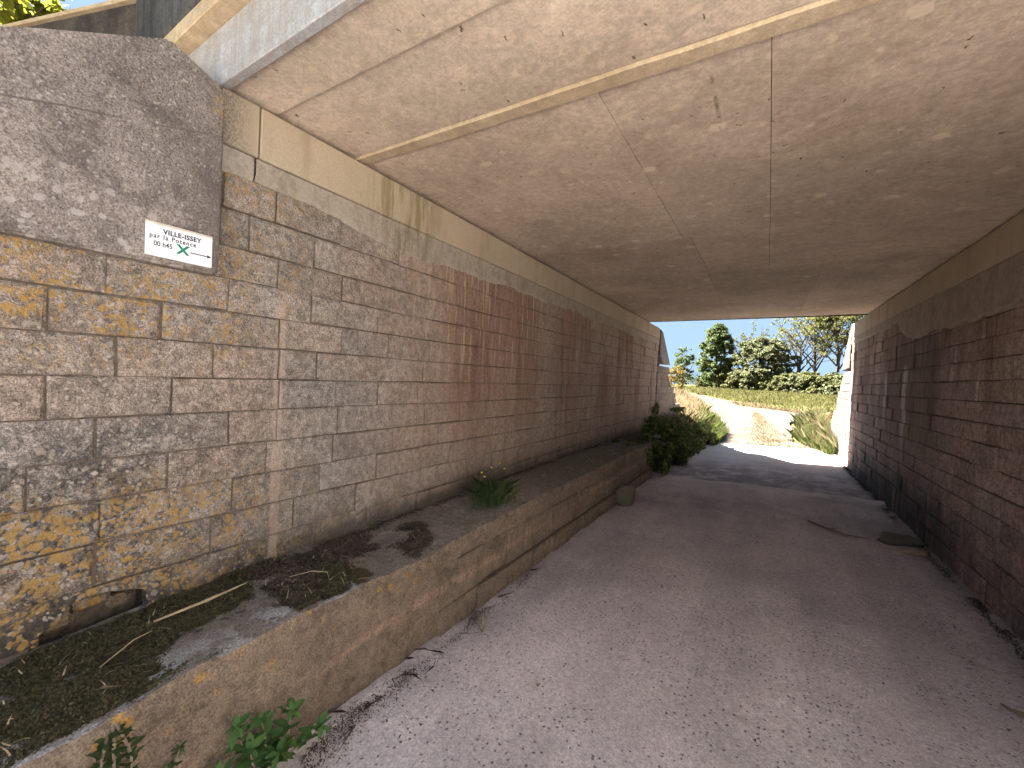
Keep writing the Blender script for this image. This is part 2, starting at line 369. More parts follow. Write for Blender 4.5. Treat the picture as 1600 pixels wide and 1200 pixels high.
def bench_mat(top=False):
    g = G('bench_top_concrete' if top else 'bench_render', .93, .15)
    if top:
        c = g.mix(g.mr(g.noise(4, 5), .35, .65), (.27, .225, .19), (.21, .177, .15))
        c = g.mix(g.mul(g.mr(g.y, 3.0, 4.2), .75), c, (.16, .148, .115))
        c = g.mix(g.mul(g.mr(g.noise(9, 5, .7), .55, .66), .6), c, (.36, .33, .31))
        pe = g.mul(g.mr(g.x, -1.86, -1.70), g.mr(g.noise(5.5, 5, .7), .46, .56), g.mr(g.y, 1.5, 1.1)); c = g.mix(g.mul(pe, .85), c, (.47, .44, .44)); c = g.mix(g.mul(g.mr(g.noise(12, 6, .75), .55, .63), g.mr(g.y, 2.2, 1.6), .8), c, (.05, .045, .042))
    else:
        c = g.mix(g.mr(g.noise(3, 5), .35, .65), (.251, .186, .135), (.191, .144, .107))
        c = g.mix(g.mul(g.mr(g.z, .42, .55), g.mr(g.noise(16, 5, .75), .48, .62), .6), c, (.36, .265, .195))
        bz = g.math('ABSOLUTE', g.math('SUBTRACT', g.add(g.z, g.mul(g.noise(4, 4), .09)), g.mr(g.y, 1.0, 4.5, .30, .42, False)))
        c = g.mix(g.mul(g.mr(bz, .035, .012), g.mr(g.noise(2.2, 3), .36, .50), g.mr(g.y, .9, 1.4), .85), c, (.33, .22, .16))
        c = g.mix(g.mul(g.mr(g.noise(7, 6, .7), .52, .64), .5), c, (.095, .075, .05))
        c = g.mix(g.mul(g.mr(g.z, .12, .0), .5), c, (.10, .08, .062))
        wob = g.addv(g.p, g.sv((.03, .03, .03), g.noise(18, 3, color=True)))
        d, r = g.vor(22, wob); c = g.mix(g.mul(g.mr(d, .5, .35), g.mr(r, .82, .86), g.mr(g.z, .3, .5), g.mr(g.y, 2.2, 1.2), .8), c, (.40, .22, .06))
    c = g.gain(c, g.mr(g.noise(140, 3, .75), .28, .72, .58, 1.42)); c = g.gain(c, g.mr(g.noise(24, 5, .75), .3, .7, .72, 1.25))
    g.bump(g.add(g.noise(70, 4, .75), g.noise(13, 5, .7)), .9, .018); return g.out(c)

def road_mat():
    g = G('road_concrete', .87, .3)
    c = g.mix(g.mr(g.noise(1.3, 5), .35, .65), (.506, .440, .440), (.583, .512, .506))
    c = g.mix(g.mul(g.mr(g.noise(.8, 4), .50, .62), .5), c, (.414, .358, .358))
    # fine aggregate
    d, r = g.vor(120); c = g.gain(c, g.mr(r, 0, 1, .86, 1.14))
    c = g.gain(c, g.mr(g.noise(210, 3, .8), .28, .72, .72, 1.30))
    c = g.gain(c, g.mr(g.noise(35, 5, .75), .3, .7, .85, 1.13))
    wob = g.addv(g.p, g.sv((.012, .012, .0), g.noise(60, 2, color=True)))
    d, r = g.vor(42, wob, flat=True); pit = g.mul(g.mr(d, .30, .16), g.mr(r, .80, .84), g.mr(g.noise(2.3, 3), .34, .55))
    c = g.mix(g.mul(pit, .85), c, (.12, .10, .105))
    d, r = g.vor(30, wob, flat=True); pale = g.mul(g.mr(d, .22, .1), g.mr(r, .90, .93)); c = g.mix(g.mul(pale, .6), c, (.42, .37, .35))
    # dirt along both edges
    ed = g.mul(g.mr(g.add(g.x, g.mul(g.noise(6, 5, .7), .35)), -1.30, -1.55), .6); c = g.mix(ed, c, (.17, .13, .11))
    er = g.mul(g.mr(g.add(g.x, g.mul(g.noise(5, 5, .7), -.3)), .98, 1.28), .6); c = g.mix(er, c, (.105, .085, .078))
    # damp, darker reach near the joint, pale lip of the joint
    yj = g.add(g.y, g.mul(g.noise(1.6, 4), .6))
    dp = g.mul(g.mr(yj, 7.5, 7.8), g.mr(yj, 10.4, 8.7)); c = g.mix(g.mul(dp, g.mr(g.noise(2.6, 6, .75), .40, .55), .75), c, (.20, .175, .17))
    dp2 = g.mul(g.mr(yj, 5.3, 6.0), g.mr(yj, 7.0, 6.5)); c = g.mix(g.mul(dp2, g.mr(g.noise(2.0, 5, .7), .4, .6), .45), c, (.25, .215, .205))
    wt_ = g.mr(g.noise(1, 4, .6, g.sv((1.9, .22, 0))), .38, .62, .88, 1.08); c = g.gain(c, wt_); c = g.gain(c, g.mr(g.noise(.55, 5, .6), .36, .64, .84, 1.1)); c = g.mix(g.mul(g.mr(g.noise(4.5, 6, .78), .56, .66), .35), c, (.30, .245, .225))
    lp = g.mr(g.math('ABSOLUTE', g.math('SUBTRACT', yj, 7.55)), .16, .05); c = g.mix(g.mul(lp, g.mr(g.noise(3, 4), .30, .50), .9), c, (.62, .57, .55))
    # sunlit end: colour set to bounce light under the deck, then track soil
    c = g.mix(g.mul(g.mr(g.y, 9.6, 10.6), .7), c, (.46, .40, .35))
    c = g.mix(g.mul(g.mr(g.add(g.y, g.mul(g.noise(3, 4), .5)), 12.6, 13.2), .85), c, (.12, .095, .072))
    g.bump(g.add(g.mul(g.noise(150, 3, .75), .6), g.add(g.noise(30, 5, .7), g.mul(pit, -1.0))), .65, .006); return g.out(c)

def track_mat():
    g = G('track_gravel', .95, .1)
    c = g.mix(g.mr(g.noise(1.2, 5), .35, .65), (.066, .054, .041), (.106, .088, .070))
    c = g.gain(c, g.mr(g.noise(40, 4, .75), .25, .75, .8, 1.2)); c = g.mix(g.mul(g.mr(g.noise(9, 5, .75), .50, .62), .7), c, (.050, .038, .026))
    g.bump(g.noise(30, 4, .7), .8, .02); return g.out(c)

def ground_mat(name, A, B, sc=1.5):
    g = G(name, .97, .05)
    c = g.mix(g.mr(g.noise(sc, 6, .7), .35, .65), A, B); c = g.gain(c, g.mr(g.noise(sc*22, 4, .7), .25, .75, .7, 1.3))
    g.bump(g.noise(20, 4), .6, .03); return g.out(c)

def leaf_mat(name, A, B, trans=.35, C=None):
    g = G(name, .75, .06)
    c = g.mix(g.rnd_leaf, A, B)
    if C: c = g.mix(g.mr(g.white(g.mul(g.rnd_leaf, 71.0)), .80, .9), c, C)
    c = g.gain(c, g.mr(g.white(g.mul(g.rnd_leaf, 13.0)), 0, 1, .75, 1.25))
    g.out(c)
    if trans:
        tr = g.t.nodes.new('ShaderNodeBsdfTranslucent'); g.put(tr.inputs['Color'], g.gain(c, 1.3))
        mx = g.t.nodes.new('ShaderNodeMixShader'); mx.inputs[0].default_value = trans
        o = g.t.nodes['Material Output']; g.t.links.new(g.b.outputs[0], mx.inputs[1]); g.t.links.new(tr.outputs[0], mx.inputs[2]); g.t.links.new(mx.outputs[0], o.inputs['Surface'])
    return g.m

def sign_mat():
    g = G('sign_enamel', .45, .4)
    c = g.mix(g.mr(g.noise(12, 4), .35, .65), (.76, .76, .80), (.82, .82, .84))
    edge = g.add(g.z, g.mul(g.noise(30, 4), .016))
    c = g.mix(g.mul(g.mr(edge, 2.1460, 2.158), .8), c, (.50, .40, .25))
    c = g.mix(g.mul(g.mr(g.noise(90, 3, .7), .64, .68), .5), c, (.52, .48, .45)); return g.out(c)

M = dict(
    stone=stone_mat('weathered_stone'), stone_r=stone_mat('dark_stained_stone', right=True), stone_w=stone_mat('pale_stone', wing=True), stone_wr=stone_mat('sun_dimmed_stone', wing=True, dim=.25),  # right wing: the wing stone with its colour dimmed to offset direct sun
    mortar=mortar_mat('old_mortar', (.14, .108, .085)), mortar_r=mortar_mat('sooty_mortar', (.10, .078, .066)), mortar_w=mortar_mat('pale_mortar', (.30, .26, .22)),
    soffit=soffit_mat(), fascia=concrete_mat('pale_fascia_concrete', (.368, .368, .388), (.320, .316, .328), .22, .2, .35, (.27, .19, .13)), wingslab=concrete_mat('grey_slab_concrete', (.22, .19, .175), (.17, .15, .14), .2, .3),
    cornice=concrete_mat('dark_cornice_concrete', (.058, .057, .060), (.085, .083, .085), .35, .5, .75, (.020, .019, .021)),
    tan=concrete_mat('tan_concrete', (.40, .30, .20), (.46, .36, .25), .14, .25, 0, (.20, .14, .09)),
    ret=concrete_mat('blackened_concrete', (.085, .066, .056), (.05, .04, .036), .4, .5, .3, (.015, .013, .012)),
    deckcore=concrete_mat('deck_concrete', (.2, .18, .16), (.25, .22, .19)),
    cap=cap_mat(), cap_r=cap_mat(True), band=band_mat(), band_r=band_mat(True), slab=slab_mat(),
    bench=bench_mat(), benchtop=bench_mat(True), road=road_mat(), track=track_mat(), forecourt=concrete_mat('pale_limestone_gravel', (.56, .53, .49), (.63, .60, .555), .15),
    field=ground_mat('field_soil', (.062, .061, .022), (.082, .074, .028), .35), bank=ground_mat('bank_earth', (.12, .10, .055), (.17, .135, .075)),
    verge=ground_mat('dry_verge', (.125, .090, .050), (.094, .070, .037), 2.0),
    crop=leaf_mat('crop_blades', (.053, .058, .017), (.086, .078, .027), .3, (.117, .098, .043)),
    grass=leaf_mat('green_grass', (.035, .051, .012), (.062, .076, .019), .35, (.117, .101, .047)),
    dry=leaf_mat('dry_grass', (.156, .117, .064), (.203, .156, .090), .3, (.117, .082, .043)),
    ivy=leaf_mat('ivy_leaf', (.055, .082, .026), (.115, .145, .045), .25, (.22, .19, .075)),
    poplar=leaf_mat('poplar_leaf', (.057, .081, .030), (.101, .118, .050), .3),
    willow=leaf_mat('willow_leaf', (.079, .089, .043), (.145, .143, .073), .3),
    locust=leaf_mat('airy_leaf', (.082, .084, .028), (.128, .123, .041), .35),
    shrub=leaf_mat('shrub_leaf', (.067, .074, .029), (.116, .113, .046), .3),
    autumn=leaf_mat('autumn_leaf', (.16, .09, .026), (.115, .105, .03), .3),
    distant=leaf_mat('distant_leaf', (.05, .066, .045), (.066, .078, .052), .2),
    near_tree=leaf_mat('sunlit_leaf', (.09, .105, .014), (.15, .145, .020), .5),
    sapling=leaf_mat('sapling_leaf', (.065, .143, .046), (.132, .232, .070), .3, (.248, .295, .070)),
    weed=leaf_mat('weed_leaf', (.069, .106, .044), (.106, .144, .056), .3),
    moss=leaf_mat('moss_tuft', (.074, .062, .034), (.125, .102, .056), .1, (.050, .038, .028)),
    litter=leaf_mat('dark_litter', (.072, .053, .042), (.136, .096, .072), .0, (.048, .038, .035)),
    bark=flat('bark', (.055, .043, .034), .95, .1, .3, 8), barkgrey=flat('grey_bark', (.060, .050, .042), .95, .1, .25, 8),
    twig=flat('dry_twig', (.22, .165, .12), .9, .1, .2), straw=flat('straw', (.36, .28, .17), .9, .1, .2),
    boulder=concrete_mat('boulder_stone', (.185, .155, .115), (.13, .115, .085), .25, .3), yellow=flat('yellow_petals', (.75, .52, .03), .6),
    flake=flat('pale_flake', (.50, .47, .47), .9, .1, .2), sign=sign_mat(), ink=flat('sign_ink', (.028, .028, .045), .5), green=flat('sign_green', (.022, .20, .125), .5),
    signback=flat('sign_backing', (.22, .19, .17), .9, .1, .2),
)

# ------------------------------------------------------------------ ground
XL, XR, XB = -2.208, 1.37, -1.617      # left wall face, right wall face, bench front
WALL_END_L, WALL_END_R = 9.82, 10.50
def cross(x): return 0.048*np.clip(np.asarray(x, float)+1.61, 0, 3)
def gz(x, y):
    x = np.asarray(x, float); y = np.asarray(y, float)
    z = cross(x)*np.clip((15-y)/2, 0, 1)
    return z + 0.05*np.clip(y-13.0, 0, 15) + 0.007*np.clip(y-28, 0, 100)

def axis(parts):
    out = []
    for a, b, n in parts: out += list(np.linspace(a, b, n, endpoint=False))
    return np.array(out+[parts[-1][1]])
ax = axis([(-1500, -60, 14), (-60, -8, 26), (-8, 8, 32), (8, 60, 26), (60, 1500, 14)])
ay = axis([(-300, -10, 10), (-10, 10, 20), (10, 50, 80), (50, 150, 40), (150, 2500, 20)])
X, Y = np.meshgrid(ax, ay); Z = gz(X, Y) - 0.07 + (vnoise(X, Y, .35, 3)-.5)*.10*np.clip((Y-16)/6, 0, 1)
o = link('field', np_grid('field', X, Y, Z), M['field']); o['kind'] = 'structure'

# concrete road through the underpass
rx = np.arange(-1.66, 1.45, .045); ry = np.concatenate([np.arange(-3, 9, .045), np.arange(9, 13.6, .08)])
X, Y = np.meshgrid(rx, ry)
yj = Y + (vnoise(X, Y, 1.3, 9)-.5)*.5
Z = gz(X, Y) + (vnoise(X, Y, 2.2, 4)-.5)*.022 + (vnoise(X, Y, 14, 6)-.5)*.006
Z += 0.028*np.exp(-((yj-7.35)/.10)**2) - 0.02*np.clip((yj-7.35)/.15, 0, 1)*np.clip((9.0-yj)/1.5, 0, 1)
Z += 0.016*np.exp(-((yj-6.1)/.3)**2)*(vnoise(X, Y, 1.1, 8)) + np.clip((Y-12.8)/.8, 0, 1)*-.05
Z += .03*np.exp(-((X-XR)/.05)**2)*vnoise(X, Y, 6, 12) + .03*np.exp(-((X-XB)/.06)**2)*vnoise(X, Y, 7, 13)
o = link('road', np_grid('road', X, Y, Z), M['road']); o['kind'] = 'structure'

# pale gravel track curving away to the left, with a spur to the right
lft = [(12.9, -1.25), (14.2, -1.2), (16.4, -1.55), (20.4, -2.2), (24.6, -3.3), (28, -4.3), (34.7, -6.6), (42, -8.6), (60, -15)]
rgt = [(12.9, 1.0), (14.4, .72), (19.4, .85), (23.3, 1.6), (24.0, .6), (25.1, -1.1), (34.9, -4.2), (44, -7.0), (60, -12.5)]
lY = np.array([p[0] for p in lft]); lX = np.array([p[1] for p in lft]); rY = np.array([p[0] for p in rgt]); rX = np.array([p[1] for p in rgt])
ty = np.concatenate([np.arange(12.9, 28, .18), np.arange(28, 60, .6)]); tu = np.linspace(0, 1, 26)
Yt = np.repeat(ty[:, None], 26, 1); Lx = np.interp(ty, lY, lX)[:, None]; Rx = np.interp(ty, rY, rX)[:, None]
Lx = Lx + (vnoise(ty, ty*0, 1.4, 21)[:, None]-.5)*.35; Rx = Rx + (vnoise(ty, ty*0, 1.4, 22)[:, None]-.5)*.35
Xt = Lx+(Rx-Lx)*tu[None, :]
Zt = gz(Xt, Yt) + .012 + (vnoise(Xt, Yt, 1.6, 23)-.5)*.05 + (vnoise(Xt, Yt, 9, 24)-.5)*.02 - .03*(np.abs(tu-.5)*2)[None, :]**6
o = link('gravel_track', np_grid('track', Xt, Yt, Zt), M['track']); o['kind'] = 'structure'

# pale gravel forecourt on the near side, out in the sun
X, Y = np.meshgrid(np.linspace(-2.1, 9, 60), np.linspace(-16, -.9, 80))
Z = gz(X, Y)+.016+(vnoise(X, Y, 1.5, 27)-.5)*.03
o = link('gravel_track', np_grid('track', X, Y, Z), M['forecourt']); o['kind'] = 'structure'

# grass-blade generator
def blades(P, hgt, wid, lean=.35, seed=1):
    r = np.random.default_rng(seed); n = len(P)
    a = r.random(n)*2*np.pi; h = hgt*(.55+.9*r.random(n)); w = wid*(.6+.8*r.random(n))
    d = np.stack([np.cos(a), np.sin(a), 0*a], -1); l = np.stack([np.cos(a+1.3*r.random(n)+1), np.sin(a+1.3*r.random(n)+1), 0*a], -1)
    tip = P + l*(h*lean*(.3+1.4*r.random(n)))[:, None]; tip[:, 2] += h
    mid = P + l*(h*lean*.25)[:, None]; mid[:, 2] += h*.55
    V = np.stack([P-d*w[:, None]*.5, P+d*w[:, None]*.5, mid+d*w[:, None]*.4, tip, mid-d*w[:, None]*.4], 1)
    return np_mesh('blades', V, 5)

# crop field blades (uncountable)
def scatter_field(n, y0, y1, seed):
    r = np.random.default_rng(seed); t = r.random(n); y = y0*(y1/y0)**t
    x = -.55*y+ (r.random(n))*(.80*y)
    rb = np.interp(y, rY, rX); ok = (x > rb+.1+r.random(n)*.6) & (y > 23.3+ r.random(n)*1.0)
    ok |= (y > 44) & (x > rb)
    x = x[ok]; y = y[ok]; return np.stack([x, y, gz(x, y)-.08], -1)
P = scatter_field(52000, 23, 120, 5)
d = np.clip(P[:, 1]/40, .7, 3)
o = link('crop_grass', blades(P, .22*np.clip(d, .8, 1.3), .035*d, .5, 6), M['crop']); o['kind'] = 'stuff'

def patch(n, fn, hgt, wid, mat, name, seed, lean=.4):
    r = np.random.default_rng(seed); P = fn(r, n)
    o = link(name, blades(P, hgt*(.6+.8*r.random(len(P))), wid, lean, seed+1), mat); o['kind'] = 'stuff'; return o

# left verge mound behind the bench
vx = np.linspace(-4.6, -.85, 46); vy = np.linspace(8.6, 30, 90); X, Y = np.meshgrid(vx, vy)
def verge_z(x, y):
    edge = np.interp(y, lY, lX)-.05; edge = np.where(y < 13, -1.35, edge)
    k = np.clip((edge-x)/.55, 0, 1); k = k*k*(3-2*k)
    h = np.clip(.95-.052*np.abs(y-11.5)*np.where(y > 11.5, 1.0, 1.9), .12, 1)*.62
    return gz(x, y) - .06 + k*h*(.75+.5*vnoise(x, y, 1.7, 31))
o = link('verge', np_grid('verge', X, Y, verge_z(X, Y)), M['verge']); o['kind'] = 'structure'
def f1(r, n):
    y = 9.6+r.random(n)**1.3*16; e = np.interp(y, lY, lX); e = np.where(y < 13, -1.4, e)
    x = e+.05-r.random(n)*1.9; return np.stack([x, y, verge_z(x, y)-.02], -1)
patch(15000, f1, .24, .010, M['dry'], 'dry_grass', 41)
def f2(r, n):
    y = 12.1+r.random(n)**1.5*5.5; e = np.interp(y, lY, lX); x = e+.10-np.abs(r.normal(0, .28, n)); return np.stack([x, y, verge_z(x, y)-.03], -1)
patch(14000, f2, .27, .009, M['grass'], 'verge_grass', 43, .5)
def f3(r, n):   # along the far left of the track
    y = 20+r.random(n)*22; e = np.interp(y, lY, lX); x = e-.05-r.random(n)*1.6; return np.stack([x, y, gz(x, y)-.05], -1)
patch(9000, f3, .40, .022, M['dry'], 'tall_dry_grass', 45)
# right bank beside the wing wall
def f4(r, n):
    y = 11.9+r.random(n)*9; e = np.interp(y, [11.9, 13.5, 15, 21], [1.22, .95, .82, 1.1]); x = e+r.random(n)*1.1
    x = np.minimum(x, XR+.02+(y-10.5)*.03); return np.stack([x, y, gz(x, y)-.05+np.clip(x-e, 0, 1)*.25], -1)
patch(26000, f4, .24, .008, M['grass'], 'bank_grass', 47, .55)
patch(5000, f4, .30, .006, M['dry'], 'bank_dry_grass', 49, .6)
def f5(r, n):   # dry strip along the crown of the track and its edges
    y = 12.8+r.random(n)**1.3*9; x = .12-.062*(y-13.3)+r.normal(0, .20, n)*np.clip(1.7-(y-13)/6, .35, 1.5); return np.stack([x, y, gz(x, y)-.01], -1)
patch(6500, f5, .045, .012, M['dry'], 'track_crown_grass', 51, .9)
def f6(r, n):
    y = 22.6+r.random(n)*4; x = np.interp(y, rY, rX)-.2+r.random(n)*1.4; return np.stack([x, y, gz(x, y)-.03], -1)
patch(2600, f6, .12, .018, M['dry'], 'field_edge_grass', 53, .7)

# ------------------------------------------------------------------ embankments (earth behind the wing walls)
def bank(name, xs, ys, fn):
    X, Y = np.meshgrid(xs, ys); Z = fn(X, Y)+(vnoise(X, Y, 1.2, 61)-.5)*.10
    o = link(name, np_grid(name, X, Y, Z), M['bank']); o['kind'] = 'structure'
def wing_near(y): return 2.88-.66*np.clip(.66-y, 0, 10)
def wing_far(y): return 2.84-.64*np.clip(y-WALL_END_L, 0, 10)
bank('embankment', np.linspace(-20, -2.36, 40), np.linspace(-9, .75, 40), lambda x, y: np.clip(np.minimum(wing_near(y)-.12+.28*(-2.36-x), 3.35), 0, 9)-.05)
bank('embankment', np.linspace(-20, -2.36, 40), np.linspace(9.1, 17, 40), lambda x, y: np.clip(np.minimum(wing_far(y)-.15+.25*(-2.36-x), 3.3), -.1, 9)-.05)
bank('embankment', np.linspace(1.62, 20, 40), np.linspace(9.4, 18, 40), lambda x, y: np.clip(np.minimum(2.86-.64*np.clip(y-10.5, 0, 9)-.15+.25*(x-1.62), 3.3), -.1, 9)-.05)
bank('embankment', np.linspace(1.62, 20, 40), np.linspace(-9, .75, 40), lambda x, y: np.clip(np.minimum(wing_near(y)-.12+.12*(x-1.62), 3.35), 0, 9)-.05)

# ------------------------------------------------------------------ masonry
def block_mesh(L, Hh, depth, r, b=.006):
    """one dressed block; local axes: u along wall, w out of wall, z up; origin at centre of its back"""
    j = lambda s: (r.random()-.5)*2*s
    u0, u1, z0, z1 = -L/2, L/2, -Hh/2, Hh/2
    rim = [(u0+j(.003), z0+j(.003)), (u1+j(.003), z0+j(.003)), (u1+j(.003), z1+j(.003)), (u0+j(.003), z1+j(.003))]
    back = [(u, 0.0, z) for u, z in rim]; mid = [(u, depth-b*.7+j(.002), z) for u, z in rim]
    fr = [(u+(b if u < 0 else -b)*(.7+r.random()), depth+j(.0035), z+(b if z < 0 else -b)*(.7+r.random())) for u, z in rim]
    ctr = (j(L*.2), depth+.003+j(.004), j(Hh*.15))
    vs = back+mid+fr+[ctr]; fs = []
    for i in range(4):
        k = (i+1) % 4; fs += [(i, k, 4+k, 4+i), (4+i, 4+k, 8+k, 8+i), (8+i, 8+k, 12)]
    return vs, fs

def lay_wall(root, joints_of, courses, face, side, mat, depth=.05, joint=.0068, limit=300, skip=None, key=None, flare=0.0, y_f=0.0):
    """side +1: face looks to +X; side -1: face looks to -X."""
    r = random.Random(5 if side > 0 else 6); items = []
    for ci in range(len(courses)-1):
        z0, z1 = courses[ci], courses[ci+1]; J = joints_of(ci)
        for a, b in zip(J[:-1], J[1:]):
            if skip and skip(a, b, z0, z1): continue
            items.append((a, b, z0, z1))
    items.sort(key=key or (lambda t: (t[0]+t[1])/2))
    rest = MB()
    for n, (a, b, z0, z1) in enumerate(items):
        jj = joint*(.7+.7*r.random())
        vs, fs = block_mesh(b-a-jj, z1-z0-joint*(.7+.6*r.random()), depth+(r.random()-.5)*.016, r)
        yc, zc = (a+b)/2, (z0+z1)/2+(r.random()-.5)*.004
        xo = face-side*depth + flare*(yc-y_f)
        W = [(side*w, u if side > 0 else u, z) for u, w, z in vs]
        F = [tuple(reversed(f)) if side > 0 else f for f in fs]
        if n < limit:
            me = bpy.data.meshes.new('stone_block'); me.from_pydata(W, [], F); me.update()
            link('stone_block', me, mat, root, (xo, yc, zc))
        else:
            rest.add([(p[0]+xo, p[1]+yc, p[2]+zc) for p in W], F)
    if rest.v:
        o = rest.build('far_stone_blocks', mat, root); o['kind'] = 'stuff'
    return items

def mk_joints(seed, y0, y1, lo, hi, fixed=None):
    cache = {}
    def fn(ci):
        if ci in cache: return cache[ci]
        r = random.Random(seed*100+ci); J = list(fixed.get(ci, [])) if fixed else []
        if not J: J = [y0+ (.1+r.random()*.28)]
        while J[0] > y0+.28: J.insert(0, J[0]-(lo+r.random()*(hi-lo)))
        J = [q for q in J if q > y0+.12]; J.insert(0, y0)
        while J[-1] < y1-hi-.15: J.append(J[-1]+lo+r.random()*(hi-lo))
        if y1-J[-1] > hi+.05: J.append((J[-1]+y1)/2)
        J.append(y1); cache[ci] = J; return J
    return fn

# left abutment -------------------------------------------------
CL = [.52, .685, .86, 1.03, 1.195, 1.36, 1.52, 1.68, 1.842, 2.0, 2.155, 2.33, 2.50]
fixed = {0: [.36, .66, 1.02, 1.42], 1: [.50, .90, 1.30, 1.70], 2: [.511, .986, 1.45, 1.86], 3: [.317, .727, 1.14, 1.53], 4: [.494, .959, 1.19, 1.55],
         5: [.362, .728, 1.189, 1.53, 1.85], 6: [.547, .882, 1.19, 1.40, 1.83], 7: [.36, .684, 1.183, 1.56, 1.92], 8: [.508, .94, 1.36, 1.82],
         9: [.86, 1.17, 1.55, 1.93], 10: [.9, 1.02, 1.36, 1.74], 11: [.9, 1.14, 1.52]}
L0 = -.85
lw = thing('abutment_wall', 'long lichen-covered stone block wall with brown streaks on the left, behind the ledge', 'wall', (XL-.2, 4.5, 0))
def skipL(a, b, z0, z1):
    yc = (a+b)/2
    if z0 >= 1.99 and yc < .87: return True
    if yc < .80 and z1 > wing_near(yc)+.05: return True
    if z0 < .6 and .36 < yc < .66: return True            # the broken-out block at the foot
    return False
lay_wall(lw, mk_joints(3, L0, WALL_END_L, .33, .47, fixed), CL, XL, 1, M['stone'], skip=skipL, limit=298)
b = MB(); b.box(XL-.42, XL-.012, .86, WALL_END_L-.004, 0, 2.62); b.box(XL-.42, XL-.012, L0, .86, .687, 1.985); b.box(XL-.42, XL-.012, L0, .335, 0, .687); b.box(XL-.42, XL-.012, .675, .86, 0, .687); b.box(XL-.42, XL-.17, .335, .675, 0, .687); b.build('mortar_core', M['mortar'], lw)
def skipband(y): return 2.515-.075*vnoise(y, y*0, 1.7, 71)-.05*np.exp(-((y-2.0)/.35)**2)-.045*(vnoise(y, y*0, 11, 72)-.5)
def cement(root, y0, y1, zlow, ztop, face, side, mat, n, seed):
    ys = np.linspace(y0, y1, n); lo = zlow(ys); b = MB()
    for i in range(n-1):
        t0, t1 = .012+.006*vnoise(ys[i], 0, 5, seed), .012+.006*vnoise(ys[i+1], 0, 5, seed)
        tp0 = ztop(ys[i]); tp1 = ztop(ys[i+1])
        P = []
        for (y, l, t, tp) in ((ys[i], lo[i], t0, tp0), (ys[i+1], lo[i+1], t1, tp1)):
            P.append([(face-side*.03, y, l-.012), (face+side*t*.2, y, l-.008), (face+side*t, y, l+.015), (face+side*t, y, tp), (face-side*.03, y, tp)])
        b.add(P[0]+P[1], [(0,1,6,5),(1,2,7,6),(2,3,8,7),(3,4,9,8)])
    return b.build('cement_band', mat, root, smooth=False)
cement(lw, .875, 1.02, lambda y: 2.495+0*y, lambda y: 2.605, XL, 1, M['band'], 6, 3)
cement(lw, 1.03, WALL_END_L, lambda y: skipband(y), lambda y: 2.605, XL, 1, M['band'], 320, 3)
for a, c in ((.875, 1.04), (1.045, 3.37), (3.375, 5.9), (5.905, 8.2), (8.205, WALL_END_L)):
    b = MB(); b.box(XL-.25, XL+.022, a, c, 2.612, 2.862); b.build('cap_block', M['cap'], lw, bevel=.006)
b = MB(); b.box(XL-.6, XL-.30, .95, 8.85, 2.60, 3.02); b.build('bearing_shelf', M['deckcore'], lw)
# rubble in the broken-out hollow
b = MB()
for (y, z, s) in ((.42, .55, .07), (.52, .60, .08), (.60, .56, .06)):
    b.box(XL-.15, XL-.085, y-s*.7, y+s*.7, z-s*.5, z+s*.4)
b.build('broken_stone', M['bench'], lw, bevel=.02)
b = MB(); r_ = random.Random(3)
pts = [(XL, .34, .685), (XL, .672, .685), (XL, .672, .60), (XL, .655, .615), (XL, .62, .632), (XL, .58, .640), (XL, .545, .652), (XL, .50, .658), (XL, .465, .650), (XL, .44, .640), (XL, .425, .612), (XL, .40, .590), (XL, .375, .575), (XL, .34, .56)]
b.prism([(XL-.045, p[1], p[2]) for p in pts], (.043, 0, 0)); b.build('broken_stone', M['stone'], lw)

# right abutment ------------------------------------------------
CR = [-.02, .145, .31, .475, .64, .785, .935, 1.10, 1.267, 1.42, 1.58, 1.74, 1.90, 2.06, 2.22, 2.38]
rw = thing('abutment_wall', 'dark brown stained stone block wall along the right edge of the road', 'wall', (XR+.2, 5.5, 0))
def rtop(y): return 2.845+.0175*(y-4.1)
cutb = lambda y: 2.24+.30*np.clip((y-6.6)/.5, 0, 1)+.10*(vnoise(y, y*0, 2.3, 77)-.5)+.05*(vnoise(y, y*0, 12, 78)-.5)
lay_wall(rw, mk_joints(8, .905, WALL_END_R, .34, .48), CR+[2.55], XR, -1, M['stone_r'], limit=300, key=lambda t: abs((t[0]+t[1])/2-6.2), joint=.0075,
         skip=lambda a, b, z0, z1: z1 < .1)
b = MB(); b.box(XR+.012, XR+.4, .9, WALL_END_R-.004, -.1, 2.60); b.build('mortar_core', M['mortar_r'], rw)
cement(rw, .91, WALL_END_R, cutb, lambda y: 2.57+.0175*(y-4.1), XR, -1, M['band_r'], 260, 5)
ed = [.9, 3.1, 5.2, 7.6, 10.0, WALL_END_R]
for a, c in zip(ed[:-1], ed[1:]):
    b = MB(); zt0, zt1 = rtop(a), rtop(c)
    b.hexa([(XR-.022, a+.003, zt0-.265), (XR+.25, a+.003, zt0-.265), (XR+.25, c-.003, zt1-.265), (XR-.022, c-.003, zt1-.265),
            (XR-.022, a+.003, zt0), (XR+.25, a+.003, zt0), (XR+.25, c-.003, zt1), (XR-.022, c-.003, zt1)])
    b.build('cap_block', M['cap_r'], rw, bevel=.006)
b = MB(); b.box(XR+.30, XR+.6, .95, 9.0, 2.5, 3.05); b.build('bearing_shelf', M['deckcore'], rw)

